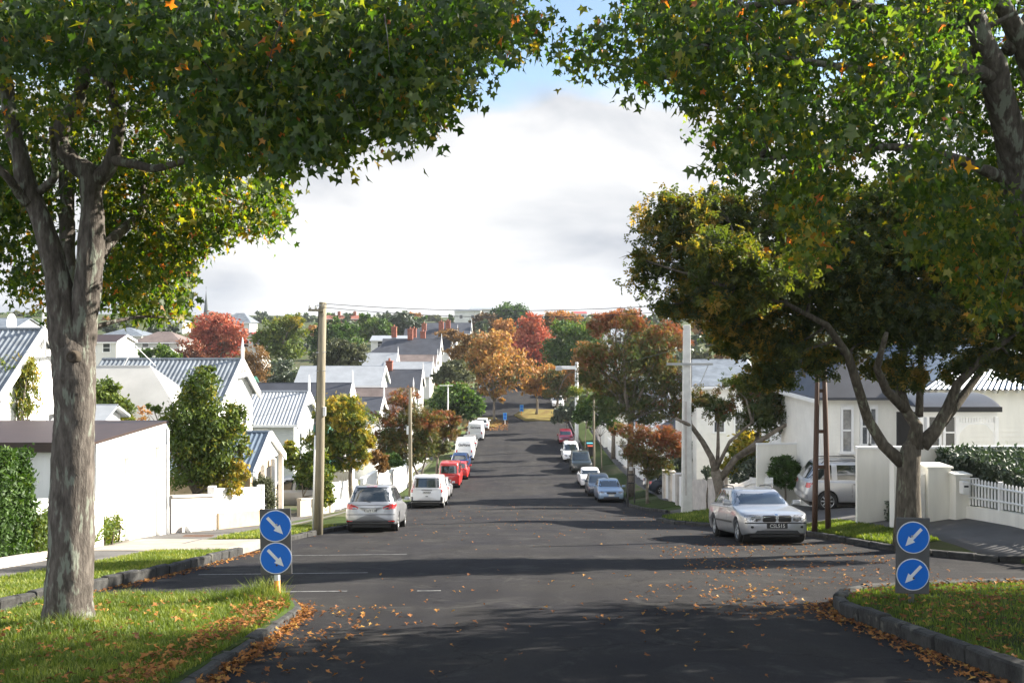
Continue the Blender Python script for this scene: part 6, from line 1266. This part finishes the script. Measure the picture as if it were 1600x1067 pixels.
    if s.get('rails'):
        for sd_ in (1,-1):
            x0, x1 = gxr(g['z'][1])+.15, gxf(g['z'][1])-.25; z = g['z'][1]; y = sd_*(g['w'][1]-.06); mb = MB()
            mb.tube([(x0,y,z-.04),(x0+.1,y,z+.045),((x0+x1)/2,y,z+.065),(x1-.1,y,z+.05),(x1,y,z-.03)], .016, 8); mb.build('roof_rail', M['blacktrim'], root, True)
    if s.get('wiper'): 
        mb = MB(); h = bv.ray_cast(Vector((-6,0,s['wiper'])), Vector((1,0,0)))[0]; mb.tube([(h.x-.03,0,s['wiper']-.05),(h.x-.01,.25,s['wiper']+.04)], .012, 6); mb.build('rear_wiper', M['blacktrim'], root)
    return root
def place(px, d, off=0): x = (px-800)/F*d; return (x, d, Gr(x, d)+off)
def slope(d, rz):     # pitch so that the wheels follow the road
    s_ = math.atan((prof(d+1.5)-prof(d-1.5))/3); return -s_*math.sin(rz)
def common(front, W=1.74, zl=.66, tl=(.80,.95), z=0):
    return []
PT = {'silver': paint('silver', (0.36,0.37,0.39), .55), 'silver2': paint('pale silver', (0.44,0.45,0.47), .45), 'white': paint('white', (0.78,0.78,0.78)), 'red': paint('red', (0.50,0.02,0.018)), 'blue': paint('blue', (0.03,0.09,0.28), .4), 'lightblue': paint('light blue', (0.28,0.38,0.52), .5), 'dark': paint('dark green', (0.02,0.028,0.025), .2), 'maroon': paint('maroon', (0.22,0.015,0.03), .2), 'navy': paint('navy', (0.03,0.04,0.06), .3), 'grey': paint('grey', (0.30,0.31,0.33), .5)}
# --- silver wagon, facing the camera
wag = dict(name='station_wagon', L=4.48, W=1.76, R=.315, axles=(.92,3.68), belt=.93, sill=.21, paint=PT['silver'],
  top=[(0,.90),(.1,.93),(1.0,.94),(2.9,.945),(3.05,.93),(3.6,.86),(4.1,.79),(4.35,.735),(4.44,.70),(4.48,.66)],
  gh=dict(xr=(.18,.62), xf=(3.28,2.42), z=(.93,1.40), w=(.82,.60), cf=.92, cr=.8), side=[(0,.27),(.30,.62),(.65,1)], seams=[.35,-.62], handles=[.55,-.42], strip=(.49,.54), rails=True, front=1, spokes=7, winmargin=.075, rakef=.06, bowf=.20,
  patches=[
   ('headlight', [(.42,.71),(.42,.60),(.52,.56),(.76,.565),(.82,.63),(.80,.715),(.64,.74),(.48,.735)], 'x', 1, M['clearlens'], .010, True),
   ('kidney_grille', rr(.025,.375,.552,.735,.04), 'x', 1, M['chrome'], .008, True),
   ('kidney_grille', rr(.038,.362,.564,.724,.035), 'x', 1, M['blacktrim'], .014, True),
   ('bumper_strip', rr(-.80,.80,.515,.545,.01), 'x', 1, M['blacktrim'], .014),
   ('plate_recess', rr(-.27,.27,.395,.53,.02), 'x', 1, M['blacktrim'], .010),
   ('air_intake', [(-.58,.27),(.58,.27),(.52,.345),(-.52,.345)], 'x', 1, M['blacktrim'], .008),
   ('fog_lamp', rr(.60,.68,.40,.46,.03), 'x', 1, M['blacktrim'], .008, True),
   ('lip_spoiler', rr(-.72,.72,.215,.25,.01), 'x', 1, M['blacktrim'], .008),
   ('bonnet_badge', rr(-.04,.04,.725,.765,.018), 'x', 1, M['chrome'], .012),
   ('indicator', rr(.755,.80,.60,.66,.015), 'x', 1, M['clearlens'], .012, True)],
  plate=(1, .46, 'CSL515', ('ink','plate')))
a = -PI/2 + R(1)
wagon = car(wag, 'silver station wagon with split round-cornered grille parked facing up the hill by the right kerb', 'car', place(1181, 29.3), a, slope(29.3, a))
wagon.scale = (1.06,1.06,1.06)
# --- silver crossover, seen from behind
suv = dict(name='people_carrier', L=4.75, W=1.80, R=.33, axles=(1.0,3.75), belt=1.0, sill=.26, paint=PT['silver'],
  top=[(0,.98),(.08,1.02),(1.0,1.02),(3.0,1.0),(3.4,.97),(4.2,.86),(4.6,.75),(4.75,.66)], gh=dict(xr=(.06,.42), xf=(3.75,2.5), z=(1.0,1.62), w=(.84,.64), cr=1.1, cf=.9), side=[(0,.2),(.23,.58),(.61,1)], seams=[.2,-.8], handles=[.4,-.55], front=-1, raker=.05, bowr=.14, winmargin=.11, pmirror=True,
  patches=[
   ('tail_light', [(.42,.80),(.44,.87),(.62,.945),(.85,.985),(.87,.90),(.84,.81),(.62,.785)], 'x', -1, M['redlens'], .012, True),
   ('reversing_light', [(.44,.81),(.46,.85),(.62,.86),(.64,.81),(.60,.795)], 'x', -1, M['clearlens'], .020, True),
   ('plate_recess', [(-.44,.66),(.44,.66),(.50,.845),(-.50,.845)], 'x', -1, M['alloy'], .006),
   ('bumper_crease', rr(-.84,.84,.60,.622,.008), 'x', -1, M['blacktrim'], .006),
   ('lower_bumper', rr(-.84,.84,.262,.42,.03), 'x', -1, M['blacktrim'], .014),
   ('reflector', rr(.62,.82,.375,.40,.01), 'x', -1, M['redlens'], .022, True),
   ('high_brake_light', rr(-.17,.17,1.555,1.60,.012), 'x', -1, M['redlens'], .03),
   ('tail_light', [(-2.36,.86),(-2.1,.88),(-1.98,.96),(-2.36,.98)], 'y', 1, M['redlens'], .010, True)],
  plate=(-1, .745, 'CUY128', ('plate','ink')), wiper=1.07)
a = PI/2 + R(1)
car(suv, 'silver people carrier with red tail lights parked first on the left kerb', 'car', (-4.93, 36.6, Gr(-4.93,36.6)), a, slope(36.6, a))
# --- white van with rear window
van = dict(name='panel_van', L=4.75, W=1.90, R=.33, axles=(.95,3.95), belt=1.15, sill=.28, paint=PT['white'],
  top=[(0,1.12),(3.5,1.15),(3.8,1.12),(4.5,.98),(4.7,.85),(4.75,.7)], gh=dict(xr=(.02,.10), xf=(4.15,3.3), z=(1.14,1.88), w=(.92,.80), cr=1, cf=.9), side=[(.72,1)], seams=[.8,-.3], handles=[.9], front=-1, raker=.02, bowr=.06, bowf=.1, taper=.1, vanrear=True, rearglass=(1.17,1.70), winmargin=.12,
  g=[(0,.96),(.2,.99),(.5,1.0),(1,.975)],
  patches=[('tail_light', rr(.80,.90,.90,1.72,.02), 'x', -1, M['redlens'], .014, True), ('tail_light', rr(-2.36,-2.26,.98,1.72,.02), 'y', 1, M['redlens'], .010, True),
   ('rear_bumper', rr(-.9,.9,.29,.46,.03), 'x', -1, M['blacktrim'], .03), ('tailgate_handle', rr(-.30,.30,1.0,1.03,.01), 'x', -1, M['blacktrim'], .012), ('tailgate_latch', rr(-.07,.07,.66,.70,.015), 'x', -1, M['blacktrim'], .014),
   ('bumper_corner', rr(.78,.92,.40,.66,.02), 'x', -1, M['blacktrim'], .02, True)], plate=(-1,.90,'DKN364',('plate','ink')))
car(van, 'white van with tall red tail lights parked behind the silver people carrier', 'van', (-5.07+.25, 58.5, Gr(-4.9,58.5)), PI/2, slope(58.5, PI/2))
# --- smaller cars from templates
def hatch(name, pt, L=4.0, W=1.68, H=1.46, front=1, van_=False, sedan=False, wagon=False):
    s = dict(name=name, L=L, W=W, R=.30, axles=(.78, L-.82), belt=.90, sill=.22, paint=pt, far=True, spokes=6, front=front,
      top=[(0,.88),(.08,.92),(1.2,.93),(L*.66,.92),(L-.6,.82),(L-.15,.72),(L,.62)], gh=dict(xr=(.12,.62), xf=(L-.95,L-1.95), z=(.92,H), w=(W/2-.05,W/2-.22), cr=.9, cf=.9), side=[(0,.46),(.50,1)])
    if sedan: s['top'] = [(0,.90),(.1,.95),(.9,.97),(1.2,.94),(L*.68,.93),(L-.6,.83),(L-.15,.72),(L,.62)]; s['gh'].update(xr=(.75,1.35), xf=(L-1.25,L-2.1))
    if wagon: s['gh'].update(xr=(.10,.38)); s['side'] = [(0,.28),(.31,.64),(.67,1)]
    if van_:
        s.update(belt=1.1, top=[(0,1.08),(L-1.0,1.1),(L-.5,1.02),(L-.1,.85),(L,.7)], gh=dict(xr=(.03,.16), xf=(L-.35,L-1.0), z=(1.1,H), w=(W/2-.03,W/2-.12), cr=1, cf=.9), g=[(0,.96),(.2,.99),(.5,1.0),(1,.98)], raker=.02, bowr=.05, taper=.1)
    h = .66
    s['patches'] = [('headlight', [(.42,.62),(.48,.58),(.76,.60),(.78,.70),(.60,.73),(.46,.70)], 'x', 1, M['clearlens'], .010, True), ('grille', rr(-.30,.30,.56,.68,.03), 'x', 1, M['blacktrim'], .010), ('air_intake', rr(-.5,.5,.28,.38,.03), 'x', 1, M['blacktrim'], .010),
        ('tail_light', rr(.55,.78,.70,.88,.03) if not van_ else rr(.68,.79,.80,1.1,.03), 'x', -1, M['redlens'], .012, True), ('rear_bumper', rr(-.7,.7,.26,.40,.03), 'x', -1, M['blacktrim'], .012)]
    s['plate'] = (front, .48 if front > 0 else .62, None, ('plate','ink'))
    return s
def put(s, label, cat, px, d, rz, off=0, dx=0):
    x, y, z = place(px, d); return car(s, label, cat, (x+dx, y, z+off), rz, slope(d, rz))
U, Dn = PI/2, -PI/2      # pointing up the photo (away) / towards the camera
put(hatch('hatchback', PT['silver2'], 4.1, 1.7, 1.45, -1), 'small silver hatchback between the two white and red vans', 'car', 686, 68, U)
s = hatch('minivan', PT['red'], 4.4, 1.70, 1.95, -1, van_=True); s['vanrear'] = True; s['rearglass'] = (1.15,1.70); s['side'] = [(0,.3),(.33,.64),(.67,1)]
put(s, 'bright red van with three side windows on the left kerb', 'van', 704, 77.5, U)
put(hatch('hatchback', PT['red'], 4.0, 1.68, 1.45, -1), 'red car half hidden in front of the red van', 'car', 717.5, 84, U)
put(hatch('hatchback', PT['blue'], 4.2, 1.72, 1.48, -1, wagon=True), 'dark blue hatchback behind the lower white signwritten van', 'car', 720, 92, U)
def boxvan(label, px, d, words):
    s = hatch('signwritten_van', PT['white'], 4.9, 1.92, 2.05, -1, van_=True); s['rearglass'] = None; s['side'] = [(.75,1)]; s['R'] = .33
    r = put(s, label, 'van', px, d, U)
    cu = bpy.data.curves.new('lettering', 'FONT'); cu.body = words; cu.size = .36; cu.align_x = 'CENTER'; cu.align_y = 'CENTER'; cu.extrude = .004; cu.offset = .008
    t = bpy.data.objects.new('lettering', cu); C.objects.link(t); bpy.context.view_layer.update(); mt_ = bpy.data.meshes.new_from_object(t); bpy.data.objects.remove(t)
    mt_.materials.clear(); o = link('lettering', mt_, M['ink'], r); o.location = (-2.45, 0, 1.56); o.rotation_euler = (PI/2, 0, -PI/2)
    for z0 in (1.15,.95): pass
boxvan('lower of the two white signwritten vans, behind the blue hatchback', 727, 100.5, 'GoVans')
put(hatch('hatchback', PT['silver2'], 4.1, 1.7, 1.5, -1), 'silver car squeezed between the two white signwritten vans', 'car', 734, 109, U)
boxvan('upper of the two white signwritten vans, below the round green tree', 744, 118, 'GoVans')
put(hatch('hatchback', PT['white'], 4.0, 1.7, 1.45, -1), 'white car with raised tailgate glimpsed above the upper signwritten van', 'car', 754, 127, U)
put(hatch('hatchback', PT['dark'], 4.0, 1.7, 1.45, -1), 'dark car under the orange maple left of the road bend', 'car', 756, 158, U)
put(hatch('hatchback', PT['lightblue'], 3.9, 1.66, 1.44, 1), 'light blue hatchback facing the camera, front of the right-hand row', 'car', 951, 64.5, Dn)
put(hatch('hatchback', PT['navy'], 4.2, 1.7, 1.46, 1), 'dark car tucked behind the light blue hatchback', 'car', 935, 70.5, Dn)
put(hatch('sedan', PT['white'], 4.5, 1.72, 1.40, 1, sedan=True), 'white sedan facing the camera on the right kerb', 'car', 921.5, 77.5, Dn)
s = hatch('four_wheel_drive', PT['dark'], 4.5, 1.82, 1.80, 1, wagon=True); s['belt'] = 1.1; s['top'] = [(0,1.1),(3.1,1.12),(3.4,1.08),(4.2,1.0),(4.45,.9),(4.5,.75)]; s['gh']['z'] = (1.1,1.80); s['gh']['w'] = (.85,.74); s['R'] = .36; s['sill'] = .32
put(s, 'dark green four wheel drive between two white cars', 'car', 907, 89, Dn)
s = hatch('minivan', PT['white'], 4.5, 1.74, 1.72, 1, wagon=True); s['gh']['z'] = (.98,1.72); s['top'] = [(0,.98),(3.1,1.0),(3.9,.92),(4.4,.8),(4.5,.65)]; s['rails'] = False
put(s, 'white people mover beside the wheelie bins on the right kerb', 'car', 891.5, 99, Dn)
put(hatch('hatchback', PT['maroon'], 4.2, 1.7, 1.48, 1), 'maroon car last in the right-hand row before the island', 'car', 883.5, 114, Dn)
put(hatch('hatchback', PT['white'], 4.4, 1.76, 1.6, 1), 'white car parked beyond the far right traffic island', 'car', 871, 147, Dn)
s = hatch('four_wheel_drive', PT['white'], 4.5, 1.8, 1.9, 1, wagon=True); s['gh']['z'] = (1.05,1.9); put(s, 'white tall car farthest up the right side of the street', 'car', 867.5, 155, Dn)
# silver hatch parked in the left driveway, and the big silver 4x4 on the right driveway
put(hatch('hatchback', PT['silver'], 4.0, 1.68, 1.5, -1), 'silver hatchback on the raised lawn beside the gabled garage', 'car', 452, 48.5, PI + R(6), .45, -.3)
big = dict(name='four_wheel_drive', L=4.6, W=1.84, R=.37, axles=(.85,3.65), belt=1.12, sill=.33, paint=PT['silver2'], spokes=8, front=-1, top=[(0,1.10),(.08,1.13),(3.0,1.12),(3.3,1.1),(4.2,1.0),(4.5,.9),(4.6,.75)],
  gh=dict(xr=(.08,.55), xf=(3.45,2.6), z=(1.12,1.78), w=(.86,.70), cr=1.0, cf=.9), side=[(.0,.25),(.33,.62),(.66,1)], seams=[.45,-.55], handles=[-.42,.6], painthandle=False, rails=True, raker=.10, bowr=.10, winmargin=.10,
  patches=[('tail_light', [(.62,.86),(.88,.86),(.88,1.05),(.66,1.03)], 'x', -1, M['redlens'], .012, True), ('tail_light', [(-2.28,.86),(-2.12,.88),(-2.15,1.05),(-2.28,1.03)], 'y', 1, M['redlens'], .012, True), ('rear_bumper', rr(-.88,.88,.45,.62,.04), 'x', -1, M['silver_trim'] if 'silver_trim' in M else PT['grey'], .04)])
car(big, 'large silver four wheel drive backed toward the street in the right driveway', 'car', (13.15, 37.6, Gr(13.15,37.6)+.14), R(-3), 0)
put(hatch('hatchback', PT['navy'], 4.0, 1.68, 1.45, -1), 'dark car in the driveway behind the grey and white posts', 'car', 1040, 66, R(10), .1, .6)
